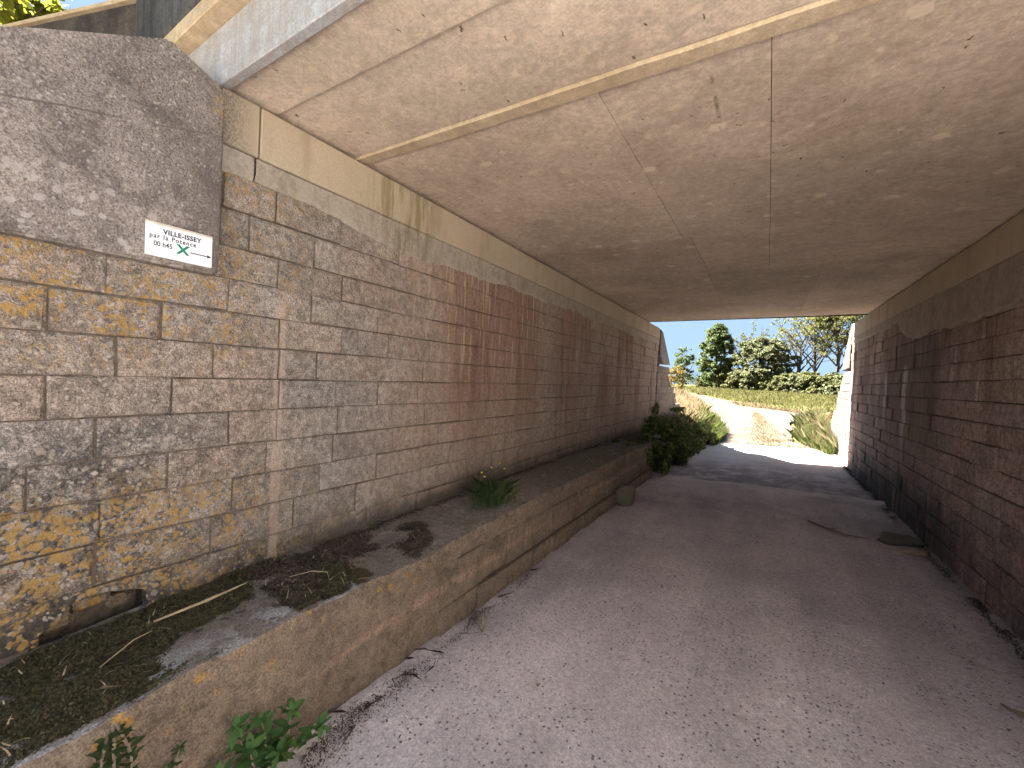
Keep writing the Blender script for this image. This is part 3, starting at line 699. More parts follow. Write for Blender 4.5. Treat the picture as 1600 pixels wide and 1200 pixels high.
# wing slabs and wing walls -------------------------------------
t = thing('wing_slab', 'big speckled grey concrete slab on top of the left wall, the plaque fixed to its lower corner', 'slab', (XL-.1, .3, 1.99))
b = MB(); b.prism([(XL-.16, -.75, 1.992), (XL-.16, .866, 1.992), (XL-.16, .872, 2.80), (XL-.16, .845, 2.84), (XL-.16, .665, 2.912), (XL-.16, .30, 2.69), (XL-.16, -.68, 2.03)], (.222, 0, 0))
b.build('slab_body', M['slab'], t, bevel=.010, bseg=2)

wl = thing('wing_wall', 'shaded stepped wing wall with sloping slab at the far end of the left wall', 'wall', (XL-.1, 11, 0))
WF = 13.6
def skipW(a, b, z0, z1):
    yc = b if b < 12.9 else (a+b)/2
    return z1 > min(wing_far(yc)+.02, 2.06)
lay_wall(wl, mk_joints(12, WALL_END_L+.02, WF, .36, .5), [.2+.165*i for i in range(13)], XL+.01, 1, M['stone_w'], skip=skipW, depth=.10)
b = MB(); b.prism([(XL-.35, WALL_END_L+.01, 0), (XL-.35, WF, 0), (XL-.35, WF, wing_far(WF)-.12), (XL-.35, WALL_END_L+1.05, 2.0), (XL-.35, WALL_END_L+.01, 2.0)], (.33, 0, 0)); b.build('mortar_core', M['mortar'], wl)
b = MB(); b.prism([(XL-.16, WALL_END_L+.02, 2.28), (XL-.16, WALL_END_L+.20, 2.18), (XL-.16, WALL_END_L+.42, 2.075), (XL-.16, WALL_END_L+1.22, 2.075), (XL-.16, WALL_END_L+.22, 2.80), (XL-.16, WALL_END_L+.02, 2.84)], (.205, 0, 0))
b.build('wing_slab', M['wingslab'], wl, bevel=.01)

wr = thing('wing_wall', 'sunlit pale block wing wall with sloping top beyond the right corner', 'wall', (XR+.1, 12.5, 0))
def wing_fr(y): return 2.97-.60*np.clip(y-WALL_END_R-.02, 0, 10)
FL = .035
WR = 15.0
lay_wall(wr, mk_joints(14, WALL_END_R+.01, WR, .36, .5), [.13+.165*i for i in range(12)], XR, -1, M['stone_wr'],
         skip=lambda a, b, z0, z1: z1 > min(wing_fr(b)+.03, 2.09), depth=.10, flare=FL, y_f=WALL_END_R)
b = MB()
def fx(y, o): return XR+o+FL*(y-WALL_END_R)
pr = [(WALL_END_R+.01, -.1), (WR, -.1), (WR, wing_fr(WR)-.15), (WALL_END_R+1.3, 2.05), (WALL_END_R+.01, 2.05)]
n = len(pr); b.add([(fx(y, .022), y, z) for y, z in pr]+[(fx(y, .4), y, z) for y, z in pr], [tuple(range(n)), tuple(range(2*n-1, n-1, -1))]+[(i, i+n, (i+1) % n+n, (i+1) % n) for i in range(n)])
b.build('mortar_core', M['mortar_r'], wr)
pr = [(WALL_END_R+.01, 2.085), (WALL_END_R+1.42, 2.085), (WALL_END_R+.10, 2.93), (WALL_END_R+.01, 2.96)]
b = MB(); n = 4; b.add([(fx(y, -.035), y, z) for y, z in pr]+[(fx(y, .2), y, z) for y, z in pr], [tuple(range(n)), tuple(range(2*n-1, n-1, -1))]+[(i, i+n, (i+1) % n+n, (i+1) % n) for i in range(n)])
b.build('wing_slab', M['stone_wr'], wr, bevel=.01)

nw = thing('wing_wall', 'unseen pale wing wall on the near right side, added to bounce sunlight under the deck', 'wall', (XR+.2, -1, 0))
b = MB(); b.prism([(XR+.03, .895, -.1), (XR+.03, .895, 2.75), (XR+.03, .66, 2.9), (XR+.03, -3.2, .36), (XR+.03, -3.2, -.1)], (.3, 0, 0)); b.build('wall_body', M['forecourt'], nw, bevel=.01)  # unseen wall, added and kept pale to throw sun into the tunnel

# ------------------------------------------------------------------ bridge deck
dk = thing('bridge_deck', 'wide brown concrete bridge deck spanning overhead with jointed soffit and pale front edge', 'bridge', (-.4, 5, 2.9))
def zs(x, y):
    k = (x+2.2)/3.57; return 2.89+k*((2.858+.0185*(y-4.1))-2.89)
X0, X1 = -3.0, 2.3
def far_y(x): return 8.9+.2*(x+2.2)/3.57
rows = [(.905, 1.128), (1.131, 1.608), (1.695, 3.8235), (3.8255, 5.1325), (5.1345, 6.4625), (6.4645, None)]
cols = [[X0, X1], [X0, X1], [X0, -.70, -.055, X1], [X0, -.64, -.06, X1], [X0, -.66, .41, X1], [X0, -.68, .39, X1]]
rr = random.Random(9)
for (y0, y1), cs in zip(rows, cols):
    for a, c in zip(cs[:-1], cs[1:]):
        g_ = .0012; a2 = a+(g_ if a > X0 else 0); c2 = c-(g_ if c < X1 else 0)
        dz = (rr.random()-.5)*.0015 + (.0 if y0 > 1.13 else -.012)
        b = MB(); P = []; 
        ya = [y0, y0, y1 if y1 else far_y(c2), y1 if y1 else far_y(a2)]; xa = [a2, c2, c2, a2]
        bot = [(x, y, zs(x, y)+dz) for x, y in zip(xa, ya)]; top = [(x, y, zs(x, y)+.14) for x, y in zip(xa, ya)]
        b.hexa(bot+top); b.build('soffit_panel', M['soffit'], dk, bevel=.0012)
b = MB()   # proud mortar band with a ragged edge
xs = np.linspace(X0, X1, 60)
for i in range(59):
    e0 = [1.604+.012*vnoise(xs[i+k], 0, 6, 81) for k in (0, 1)]; e1 = [1.688+.022*(vnoise(xs[i+k], 3, 5, 82)-.3) for k in (0, 1)]
    za = [zs(xs[i+k], 1.64)-.013 for k in (0, 1)]; zb = [zs(xs[i+k], 1.64)-.003 for k in (0, 1)]
    b.add([(xs[i], e0[0], zb[0]+.02), (xs[i+1], e0[1], zb[1]+.02), (xs[i+1], e0[1]+.008, za[1]), (xs[i], e0[0]+.008, za[0]), (xs[i+1], e1[1]-.008, za[1]), (xs[i], e1[0]-.008, za[0]), (xs[i+1], e1[1], zb[1]+.02), (xs[i], e1[0], zb[0]+.02)],
          [(0, 1, 2, 3), (3, 2, 4, 5), (5, 4, 6, 7)])
b.build('mortar_band', M['tan'], dk)
b = MB(); b.hexa([(X0-.4, .93, 3.035), (X1+.4, .93, 3.035), (X1+.4, 8.87, 3.12), (X0-.4, 8.87, 3.035), (X0-.4, .93, 3.5), (X1+.4, .93, 3.5), (X1+.4, 8.87, 3.5), (X0-.4, 8.87, 3.5)]); b.build('deck_core', M['deckcore'], dk)
b = MB(); b.hexa([(X0, .862, 2.872), (X1, .862, 2.79), (X1, .905, 2.79), (X0, .905, 2.872), (X0, .862, 3.125), (X1, .862, 3.125), (X1, .925, 3.125), (X0, .925, 3.125)]); b.build('fascia', M['fascia'], dk, bevel=.004)
b = MB(); b.box(-3.03, 2.6, .792, 1.25, 3.128, 3.20); b.build('overhang', M['tan'], dk, bevel=.004)
b = MB(); b.box(-3.03, 2.6, .784, 1.10, 3.203, 3.66); b.build('cornice', M['cornice'], dk, bevel=.01)
# far edge; its cornice is drawn out, hidden from view, to cast the shadow line
b = MB(); b.hexa([(X0, far_y(X0)+.002, 2.875), (X1, far_y(X1)+.002, 2.945), (X1, far_y(X1)+.05, 2.945), (X0, far_y(X0)+.05, 2.875), (X0, far_y(X0)+.002, 3.2), (X1, far_y(X1)+.002, 3.2), (X1, far_y(X1)+.05, 3.2), (X0, far_y(X0)+.05, 3.2)]); b.build('fascia', M['cornice'], dk, bevel=.004)
b = MB(); b.hexa([(-3.2, 8.62, 3.27), (2.6, 8.82, 3.27), (2.6, 10.30, 3.27), (-3.2, 10.30, 3.27), (-3.2, 8.62, 3.75), (2.6, 8.82, 3.75), (2.6, 10.30, 3.75), (-3.2, 10.30, 3.75)]); b.build('cornice', M['cornice'], dk, bevel=.01)
# return parapet running back along the embankment
dv = Vector((-.949, -.316, 0)); nv = Vector((-.316, .949, 0))
p0 = Vector((-3.035, .80, 0)); p1 = p0+dv*4.2
b = MB(); q = [p0, p1, p1+nv*.26, p0+nv*.26]; b.hexa([(v.x, v.y, 2.2) for v in q]+[(v.x, v.y, 3.56) for v in q])
rp = thing('parapet_return', 'blackened concrete parapet running off to the left above the slab, under the leaves', 'parapet', (-5, .2, 2.2))
b.build('parapet_body', M['ret'], rp, bevel=.012)
b = MB(); q = [p0-nv*.015, p1-nv*.015, p1+nv*.275, p0+nv*.275]; b.hexa([(v.x, v.y, 3.563) for v in q]+[(v.x, v.y, 3.585) for v in q]); b.build('coping', M['tan'], rp, bevel=.006)

# ------------------------------------------------------------------ bench / ledge
bn = thing('stone_ledge', 'low masonry ledge with mossy top running along the foot of the left wall', 'ledge', (-1.9, 3.5, 0))
ys = np.concatenate([np.arange(-1.2, 4, .035), np.arange(4, 7.22, .07)]); BE = ys[-1]
def bench_top(y): return np.interp(y, [-1.2, .25, .6, 1.1, 1.8, 3.2, 7.3], [.49, .505, .535, .55, .54, .578, .60])
# top sheet
us = np.linspace(0, 1, 22); Yb = np.repeat(ys[:, None], 22, 1)
edge = XB-.012+(vnoise(ys, ys*0, 5, 91)[:, None]-.5)*.020+(vnoise(ys, ys*0, 25, 98)[:, None]-.5)*.010
Xb = (XL-.03)+(edge-(XL-.03))*us[None, :]
Zb = bench_top(Yb)+(vnoise(Xb, Yb, 5, 92)-.5)*.030+(vnoise(Xb, Yb, 24, 93)-.5)*.012
Zb = Zb-.006*us[None, :]**14
link('ledge_top', np_grid('ledge_top', Xb, Yb, Zb), M['benchtop'], bn, (0, 0, 0))
# rendered face: upper part bulges, its ragged lower edge overhangs the stones from y=2.2 on
ws = np.linspace(0, 1, 14); Yf = np.repeat(ys[:, None], 14, 1)
low = np.interp(ys, [-1.2, 1.7, 2.1, 2.6, 3.3, 4.2, 7.3], [-.02, -.02, .0, .30, .36, .385, .40])+np.where(ys > 2.1, (vnoise(ys, ys*0, 3, 94)-.5)*.07, 0)
topz = Zb[:, -1]
Zf = topz[:, None]+(low-topz)[:, None]*ws[None, :]
Xf = edge+.012*np.sin(np.clip(ws*14.0, 0, 1.57))[None, :]+(vnoise(Yf, Zf, 5, 95)-.5)*.026+(vnoise(Yf, Zf, 26, 96)-.5)*.016
Xf[:, 0] = Xb[:, -1]; Xf[:, -1] -= np.where(ys > 2.1, .03, 0)
link('rendered_face', np_grid('rendered_face', Xf, Yf, Zf), M['bench'], bn, (0, 0, 0))
b = MB(); b.box(XL+.002, XB-.06, -1.2, BE-.04, -.05, .46); b.build('ledge_core', M['cornice'], bn)
r = random.Random(21)
def ledge_stone(y0, y1, z0, z1, dep):
    vs, fs = block_mesh(y1-y0, z1-z0, .09, r, .014)
    me = bpy.data.meshes.new('ledge_stone'); me.from_pydata([(w, u, z) for u, w, z in vs], [], [tuple(reversed(f)) for f in fs]); me.update()
    link('ledge_stone', me, M['bench'], bn, (XB-.095+dep, (y0+y1)/2, (z0+z1)/2))
y = 2.02
while y < BE-.1:
    l = .26+.2*r.random(); l = min(l, BE-y); ledge_stone(y+.006, y+l-.006, .176+.01*r.random(), .43, .016+r.random()*.016); y += l
y = 1.85
while y < BE-.1:
    l = .28+.22*r.random(); l = min(l, BE-y); ledge_stone(y+.006, y+l-.006, -.04, .158, .026+r.random()*.018); y += l
# end face and the broken second stretch under the ivy
for (y0, y1, z1) in ((7.9, 8.5, .46), (8.51, 9.2, .50), (9.21, 10.0, .47), (10.01, 10.8, .42)):
    b = MB(); b.box(XL+.01, XB-.02+r.random()*.03, y0, y1, -.05, z1); b.build('ledge_block', M['boulder'], bn, bevel=.03)
b = MB(); b.box(XL+.004, XB-.05, BE-.05, BE+.012, -.05, .575); b.build('ledge_end', M['bench'], bn, bevel=.02)

# moss, litter on the ledge (uncountable)
def moss(n, fn, sz, mat, name, seed):
    r = np.random.default_rng(seed); P = fn(r, n)
    a = r.random(len(P))*2*np.pi; t = (r.random(len(P))-.2)*1.1; s = sz*(.5+r.random(len(P)))
    d = np.stack([np.cos(a)*np.cos(t), np.sin(a)*np.cos(t), np.sin(t)], -1); e = np.stack([-np.sin(a), np.cos(a), 0*a], -1)
    V = np.stack([P-e*s[:, None]*.35, P+d*s[:, None]*.6-e*s[:, None]*.2, P+d*s[:, None], P+d*s[:, None]*.5+e*s[:, None]*.35], 1)
    o = link(name, np_mesh(name, V, 4), mat); o['kind'] = 'stuff'; return o
def top_at(x, y): return bench_top(y)+(vnoise(x, y, 5, 92)-.5)*.030+(vnoise(x, y, 24, 93)-.5)*.012
def fm(lo, hi, thr, seed, bias=0):
    def fn(r, n):
        y = lo+(hi-lo)*r.random(n); x = XL+.01+(XB-XL-.04)*r.random(n)
        m = vnoise(x, y, 4.5, seed)+bias*(XB-x)*.5 - np.clip((y-hi+.7)/.7, 0, 1)*.25 - .12*np.clip((x-XB+.12)/.12, 0, 1)
        ok = m+r.normal(0, .035, n)-.10*(vnoise(x, y, 13, seed+9)>.58) > thr; x = x[ok]; y = y[ok]
        return np.stack([x, y, top_at(x, y)+vnoise(x, y, 9, 97)*.022*np.clip((m[ok]-thr)*8, 0, 1)-.003], -1)
    return fn
moss(190000, fm(.0, 1.40, .40, 101, .20), .0085, M['moss'], 'moss', 1)
moss(60000, fm(1.0, 2.35, .44, 102, .40), .011, M['litter'], 'leaf_litter', 2)
def fw_(r, n):
    y = 0.2+r.random(n)*7; x = XL+.005+np.abs(r.normal(0, .03, n)); ok = vnoise(x*0, y, 2.5, 104) > .50; x = x[ok]; y = y[ok]; return np.stack([x, y, top_at(x, y)], -1)
moss(16000, fw_, .012, M['litter'], 'wall_foot_litter', 3)
P = fm(.05, 2.0, .30, 101, .2)(np.random.default_rng(19), 170); P[:, 2] += .012
o = link('straw_bits', blades(P, .014, .004, 3.0, 20), M['straw']); o['kind'] = 'stuff'
def fr_(r, n):   # dead grass and dirt at the foot of the ledge
    y = .8+r.random(n)**1.4*2.2; x = XB+.015+np.abs(r.normal(0, .07, n))*np.interp(y, [.8, 1.3, 2.6], [1.4, 1, .5]); ok = vnoise(x, y, 3.5, 105) > .36; x = x[ok]; y = y[ok]; return np.stack([x, y, gz(x, y)+.004], -1)
moss(13000, fr_, .008, M['litter'], 'gutter_litter', 4)
P = fr_(np.random.default_rng(8), 260); o = link('gutter_dead_grass', blades(P, .035, .0016, 2.5, 9), M['twig']); o['kind'] = 'stuff'
def fr2(r, n):
    y = 2.5+r.random(n)*8; x = XR-.012-np.abs(r.normal(0, .035, n)); ok = vnoise(x, y, 2.5, 106) > .42; x = x[ok]; y = y[ok]; return np.stack([x, y, gz(x, y)+.008], -1)
moss(16000, fr2, .012, M['litter'], 'gutter_litter', 5)
def ft_(r, n):
    y = .8+r.random(n)**1.5*6; x = XB+.1+(XR-XB-.2)*r.random(n); return np.stack([x, y, gz(x, y)+.012], -1)
moss(260, ft_, .016, M['litter'], 'road_grit', 6)

# ------------------------------------------------------------------ plaque
sg = thing('plaque', 'small white enamel waymark plaque with black lettering, green cross and arrow on the grey slab', 'sign', (XL+.062, .72, 2.02))
SX = XL+.068
b = MB(); b.box(SX-.006, SX+.006, .604, .834, 2.016, 2.154); b.build('sign_panel', M['sign'], sg, bevel=.0015)
b = MB(); b.box(SX-.012, SX-.0065, .600, .842, 2.004, 2.150); b.build('backing_board', M['signback'], sg)
FX = SX+.0068
def lettering(txt, y, z, size, sx=1.0, name='lettering', spacing=1.0, bold=.0):
    cu = bpy.data.curves.new(name, 'FONT'); cu.body = txt; cu.size = size; cu.space_character = spacing; cu.offset = bold; cu.extrude = .0004
    ob = bpy.data.objects.new('tmp_text', cu); COL.objects.link(ob)
    bpy.context.view_layer.update()
    dg = bpy.context.evaluated_depsgraph_get(); me = bpy.data.meshes.new_from_object(ob.evaluated_get(dg)); bpy.data.objects.remove(ob)
    for v in me.vertices: x, yy, zz = v.co; v.co = (zz, x*sx, yy)
    me.materials.clear(); return link(name, me, M['ink'], sg, (FX, y, z))
lettering('VILLE-ISSEY', .658, 2.112, .0270, .90, spacing=1.10, bold=.0009)
lettering('par la Potence', .614, 2.089, .0255, .86, spacing=1.22, bold=.00045)
lettering('00 h45', .628, 2.058, .0275, .80, spacing=1.02, bold=.00045)
b = MB(); s_ = .0052
for sgn in (1, -1):
    c0 = Vector((FX, .7265, 2.0645)); d_ = Vector((0, .0185*sgn, .020)); w_ = Vector((0, .0062, 0))
    ox = .0004 if sgn > 0 else 0.0
    b.hexa([c0-d_-w_+Vector((ox, 0, 0)), c0-d_+w_+Vector((ox, 0, 0)), c0+d_+w_+Vector((ox, 0, 0)), c0+d_-w_+Vector((ox, 0, 0))]+[c0-d_-w_+Vector((ox+.0006, 0, 0)), c0-d_+w_+Vector((ox+.0006, 0, 0)), c0+d_+w_+Vector((ox+.0006, 0, 0)), c0+d_-w_+Vector((ox+.0006, 0, 0))])
b.build('cross_mark', M['green'], sg)
b = MB(); b.box(FX, FX+.0006, .752, .816, 2.0585, 2.0625); b.prism([(FX, .815, 2.0535), (FX, .831, 2.0605), (FX, .815, 2.0675)], (.0006, 0, 0)); b.build('arrow', M['ink'], sg)

# ------------------------------------------------------------------ stones, twigs
def rock(name, label, loc, sc, seed, mat, rot=0.0):
    import bmesh
    bm = bmesh.new(); bmesh.ops.create_icosphere(bm, subdivisions=3, radius=1)
    for v in bm.verts:
        c = v.co.copy(); a = vnoise(c.x*1.3+5, c.y*1.3+c.z*1.7+5, 1.2, seed, 3)-.5; c2 = Vector([math.copysign(abs(q)**.84, q) for q in c])
        c2 *= 1+.75*a+.08*(vnoise(c.x*3+9, c.y*3+c.z*4+9, 1.5, seed+1, 2)-.5)
        v.co = Vector((c2.x*sc[0], c2.y*sc[1], (c2.z+.85)*sc[2]))
    me = bpy.data.meshes.new(name); bm.to_mesh(me); bm.free(); me.polygons.foreach_set('use_smooth', [True]*len(me.polygons))
    o = link(name, me, mat, None, loc); o.rotation_euler.z = rot; tag(o, label, 'stone')
rock('boulder', 'rounded brown boulder leaning against the foot of the ledge', (-1.51, 5.30, -.01), (.125, .14, .145), 120, M['boulder'])
rock('flat_stone', 'flat dark stone lying on the road against the right wall', (1.19, 5.50, .12), (.17, .13, .05), 124, M['boulder'], .2)
rock('stone', 'small reddish stone chip beside the flat stone by the right wall', (1.22, 5.18, .125), (.09, .06, .03), 126, M['tan'], .4)
def twig(label, pts, rad, mat=None, cat='twig', name='twig'):
    b = MB()
    for pl, r_ in zip(pts, rad): b.tube(pl, r_, 5)
    tag(b.build(name, mat or M['twig'], None, loc=pts[0][0]), label, cat)
zz = lambda x, y, h=.02: (x, y, float(gz(x, y))+h)
twig('thin dark curved twig lying on the road between the boulder and the flat stone', [[zz(.46, 5.75), zz(.58, 5.6), zz(.75, 5.42), zz(.93, 5.40)], [zz(.62, 5.55), zz(.70, 5.62)]], [[.008, .012, .010, .004], [.008, .004]])
twig('short brown forked twig on the road close to the lower right of the picture', [[zz(1.02, 2.92), zz(1.07, 2.87, .022), zz(1.15, 2.86), zz(1.19, 2.83)], [zz(1.07, 2.87, .022), zz(1.13, 2.82)], [zz(1.03, 2.90, .02), zz(1.12, 2.90, .015)]], [[.006, .008, .007, .003], [.006, .003], [.005, .004]])
tz = lambda x, y, h=.02: (x, y, float(top_at(x, y))+h)
twig('long pale straw stalk lying across the moss on the ledge', [[tz(-1.98, .62, .035), tz(-1.99, .80, .04), tz(-2.03, .98, .03)]], [[.004, .007, .003]], M['straw'], 'straw', 'straw_stalk')
twig('thin bent straw stalk nearest the front of the mossy ledge', [[tz(-1.86, .44, .03), tz(-1.90, .54, .045), tz(-1.93, .60, .03)]], [[.0015, .0022, .001]], M['straw'], 'straw', 'straw_stalk')
twig('curled straw stalk on the ledge in front of the dark leaf litter', [[tz(-1.92, 1.12, .03), tz(-1.86, 1.2, .045), tz(-1.80, 1.24, .04), tz(-1.75, 1.22, .025)]], [[.0015, .002, .002, .001]], M['straw'], 'straw', 'straw_stalk')
# ------------------------------------------------------------------ plants near the camera
def leaf_shape(L, W, curl=.15):
    vs = [(0, 0, 0), (L*.35, W*.5, L*.05), (L*.72, W*.38, L*.02), (L, 0, -L*curl), (L*.72, -W*.38, L*.02), (L*.35, -W*.5, L*.05), (L*.38, 0, -L*.02), (L*.72, 0, -L*.05)]
    fs = [(0, 6, 1), (1, 6, 7, 2), (2, 7, 3), (0, 5, 6), (5, 4, 7, 6), (4, 3, 7)]
    return vs, fs
def leafy_plant(label, base, stems, leafmat, L, nl, seed, name='leafy_plant'):
    r = random.Random(seed); t = thing(name, label, 'plant', base)
    vs, fs = leaf_shape(L, L*.46); me = bpy.data.meshes.new('leaf'); me.from_pydata(vs, [], fs); me.update(); me.materials.append(leafmat)
    me.polygons.foreach_set('use_smooth', [True]*len(fs))
    for st in stems:
        P = [Vector(base)]+[Vector(q) for q in st]; b = MB(); b.tube(P, [.004]*(len(P)-1)+[.0015], 5); b.build('stem', M['twig'], t, base)
        tot = len(P)-1; N = nl
        for i in range(N):
            u = .25+.75*(i+r.random()*.5)/N; s = min(u*tot, tot-.001); k = int(s); p = P[k].lerp(P[k+1], s-k)
            az = i*2.4+r.random()*.8; tilt = .15+.5*r.random() if i < N-4 else .6+.5*r.random()
            o = bpy.data.objects.new('leaf', me); COL.objects.link(o); o.parent = t; o.location = p-Vector(base)
            o.rotation_euler = (r.random()*.5-.25, -tilt, az); k_ = (.6+.7*r.random())*(.75 if i > N-3 else 1); o.scale = (k_, k_, k_)
        for q in range(5):     # rosette at the tip
            o = bpy.data.objects.new('leaf', me); COL.objects.link(o); o.parent = t; o.location = P[-1]-Vector(base)
            o.rotation_euler = (r.gauss(0, .3), -.5+1.0*r.random(), q*1.26+r.random()*.9); k_ = .55+.5*r.random(); o.scale = (k_, k_, k_)
    return t
leafy_plant('bright green leafy sapling growing at the foot of the ledge in the lower left', (-1.56, .84, .03),
            [[(-1.55, .80, .14), (-1.53, .74, .24), (-1.52, .715, .32)], [(-1.53, .83, .14), (-1.51, .81, .23), (-1.52, .80, .29)], [(-1.52, .87, .12), (-1.49, .89, .20), (-1.49, .90, .27)],
             [(-1.51, .90, .09), (-1.46, .96, .13), (-1.44, 1.0, .17)], [(-1.54, .76, .09), (-1.52, .69, .14), (-1.52, .66, .18)], [(-1.52, .84, .10), (-1.47, .83, .15), (-1.45, .83, .18)], [(-1.53, .80, .10), (-1.49, .76, .17), (-1.49, .75, .23)]], M['sapling'], .066, 15, 31)
leafy_plant('dull green weed hanging down the ledge face at the bottom left corner', (-1.64, .42, .50),
            [[(-1.58, .41, .46), (-1.57, .41, .38), (-1.57, .42, .29)], [(-1.59, .43, .47), (-1.575, .45, .40), (-1.57, .45, .33)], [(-1.585, .39, .45), (-1.57, .375, .36)]], M['weed'], .036, 26, 33, 'hanging_weed')
leafy_plant('small sparse weed on the ledge face between the sapling and the hanging weed', (-1.60, .55, .20),
            [[(-1.58, .56, .27), (-1.57, .57, .33)], [(-1.57, .54, .24), (-1.55, .53, .29)]], M['weed'], .030, 10, 35, 'small_weed')

wd = thing('grass_weed', 'bushy green weed with tiny yellow flowers on the ledge against the left wall', 'plant', (-1.85, 2.72, .57))
r = np.random.default_rng(77); n = 1300; P = np.stack([-1.84+r.normal(0, .05, n), 2.72+r.normal(0, .085, n), np.full(n, .565)], -1)
me = blades(P-np.array([-1.85, 2.72, .57]), .15, .0024, .75, 78); link('foliage', me, M['weed'], wd, (-1.85, 2.72, .57))
for (dx, dy, h) in ((-.02, .02, .27), (.02, .06, .30), (-.05, -.04, .24), (.0, -.06, .22), (.03, .10, .25)):
    p = Vector((-1.86+dx*.4, 2.72+dy*.4, .57)); q = Vector((-1.86+dx, 2.72+dy*1.5, .57+h)); b = MB(); b.tube([p, p.lerp(q, .6)+Vector((.01, 0, .02)), q], [.0016, .0014, .001], 4); b.build('stem', M['weed'], wd)
    b = MB(); b.tube([q, q+Vector((0, 0, .004)), q+Vector((0, 0, .011))], [.003, .010, .006], 6); b.build('flower', M['yellow'], wd)
b = MB(); b.tube([(-1.80, 2.80, .58), (-1.78, 2.92, .66), (-1.78, 3.05, .74), (-1.80, 3.16, .77)], [.002, .002, .0015, .001], 4); b.tube([(-1.78, 2.76, .58), (-1.70, 2.84, .68), (-1.72, 2.84, .74)], [.002, .002, .001], 4); b.build('dry_stalk', M['straw'], wd)
b = MB()
bx, by = -1.42, 2.06; bz = float(gz(bx, by))
for k in range(7):
    a = k*.9; b.tube([(bx, by, bz), (bx+.02*math.cos(a), by+.03*math.sin(a), bz+.06), (bx+.05*math.cos(a)*.6, by+.05*math.sin(a), bz+.10+.03*(k % 3))], [.0025, .0018, .001], 4)
b.tube([(bx, by, bz), (bx-.06, by-.08, bz+.01), (bx-.12, by-.12, bz+.008)], [.0025, .002, .001], 4)
tag(b.build('dry_weed', M['twig'], None, loc=(bx, by, bz)), 'small dry leafless weed standing on the road edge beside the ledge', 'plant')

# ivy over the ledge end
iv = thing('ivy', 'dark green ivy spilling over the broken end of the ledge by the left wall', 'ivy', (-1.7, 8.5, 0))
def leaf_quads(P, N, s, seed):
    r = np.random.default_rng(seed); n = len(P); N = N/np.linalg.norm(N, axis=1)[:, None]
    a = np.cross(N, r.normal(size=(n, 3))); a /= np.linalg.norm(a, axis=1)[:, None]; c = np.cross(N, a); s = (s*(.6+.8*r.random(n)))[:, None]
    return np.stack([P-a*s*.5, P+c*s*.38-N*s*.08, P+a*s*.55, P-c*s*.38-N*s*.08], 1)
r = np.random.default_rng(55); parts = []
def blob(n, c, rad, k=.35):
    d = r.normal(size=(n, 3)); d /= np.linalg.norm(d, axis=1)[:, None]; t = (1-k*r.random(n)**2)[:, None]
    P = np.array(c)+d*np.array(rad)*t*(0.75+.5*vnoise(d[:, 0]*2+c[1], d[:, 2]*2+d[:, 1]*2, 1.5, 66))[:, None]; N = d+r.normal(size=(n, 3))*.6+np.array([0, 0, .4]); return P, N
for c, rad, n in (((-1.70, 7.45, .42), (.20, .35, .30), 900), ((-1.58, 7.7, .22), (.20, .45, .30), 1200), ((-1.55, 8.6, .18), (.22, .7, .26), 1200), ((-1.46, 9.8, .18), (.26, .8, .26), 1200),
                  ((-1.85, 8.3, .62), (.3, .5, .18), 1000), ((-1.95, 9.4, .80), (.28, .8, .24), 1400), ((-1.72, 10.6, .45), (.35, .6, .26), 1000), ((-1.9, 6.9, .60), (.22, .3, .06), 350), ((-1.42, 11.2, .2), (.25, .7, .28), 800)):
    for q in range(9):
        cc = (c[0]+r.normal(0, rad[0]*.6), c[1]+r.normal(0, rad[1]*.6), max(.04, c[2]+r.normal(0, rad[2]*.55)))
        parts.append(blob(n//7, cc, tuple(k*(.25+.35*r.random()) for k in rad), .8))
P = np.concatenate([q[0] for q in parts]); N = np.concatenate([q[1] for q in parts]); ok = (P[:, 0] > XL+.015) & (P[:, 2] > .01)
link('foliage', np_mesh('ivy_leaves', leaf_quads(P[ok], N[ok], .055, 56), 4), M['ivy'], iv, (0, 0, 0))
b = MB()
for k in range(12):
    y0 = 7.3+.35*k; b.tube([(-1.75, y0, .5), (-1.57, y0+.1, .40), (-1.50, y0+.2, .2), (-1.45, y0+.15, .03)], [.006, .006, .005, .003], 4)
b.build('stem', M['bark'], iv)

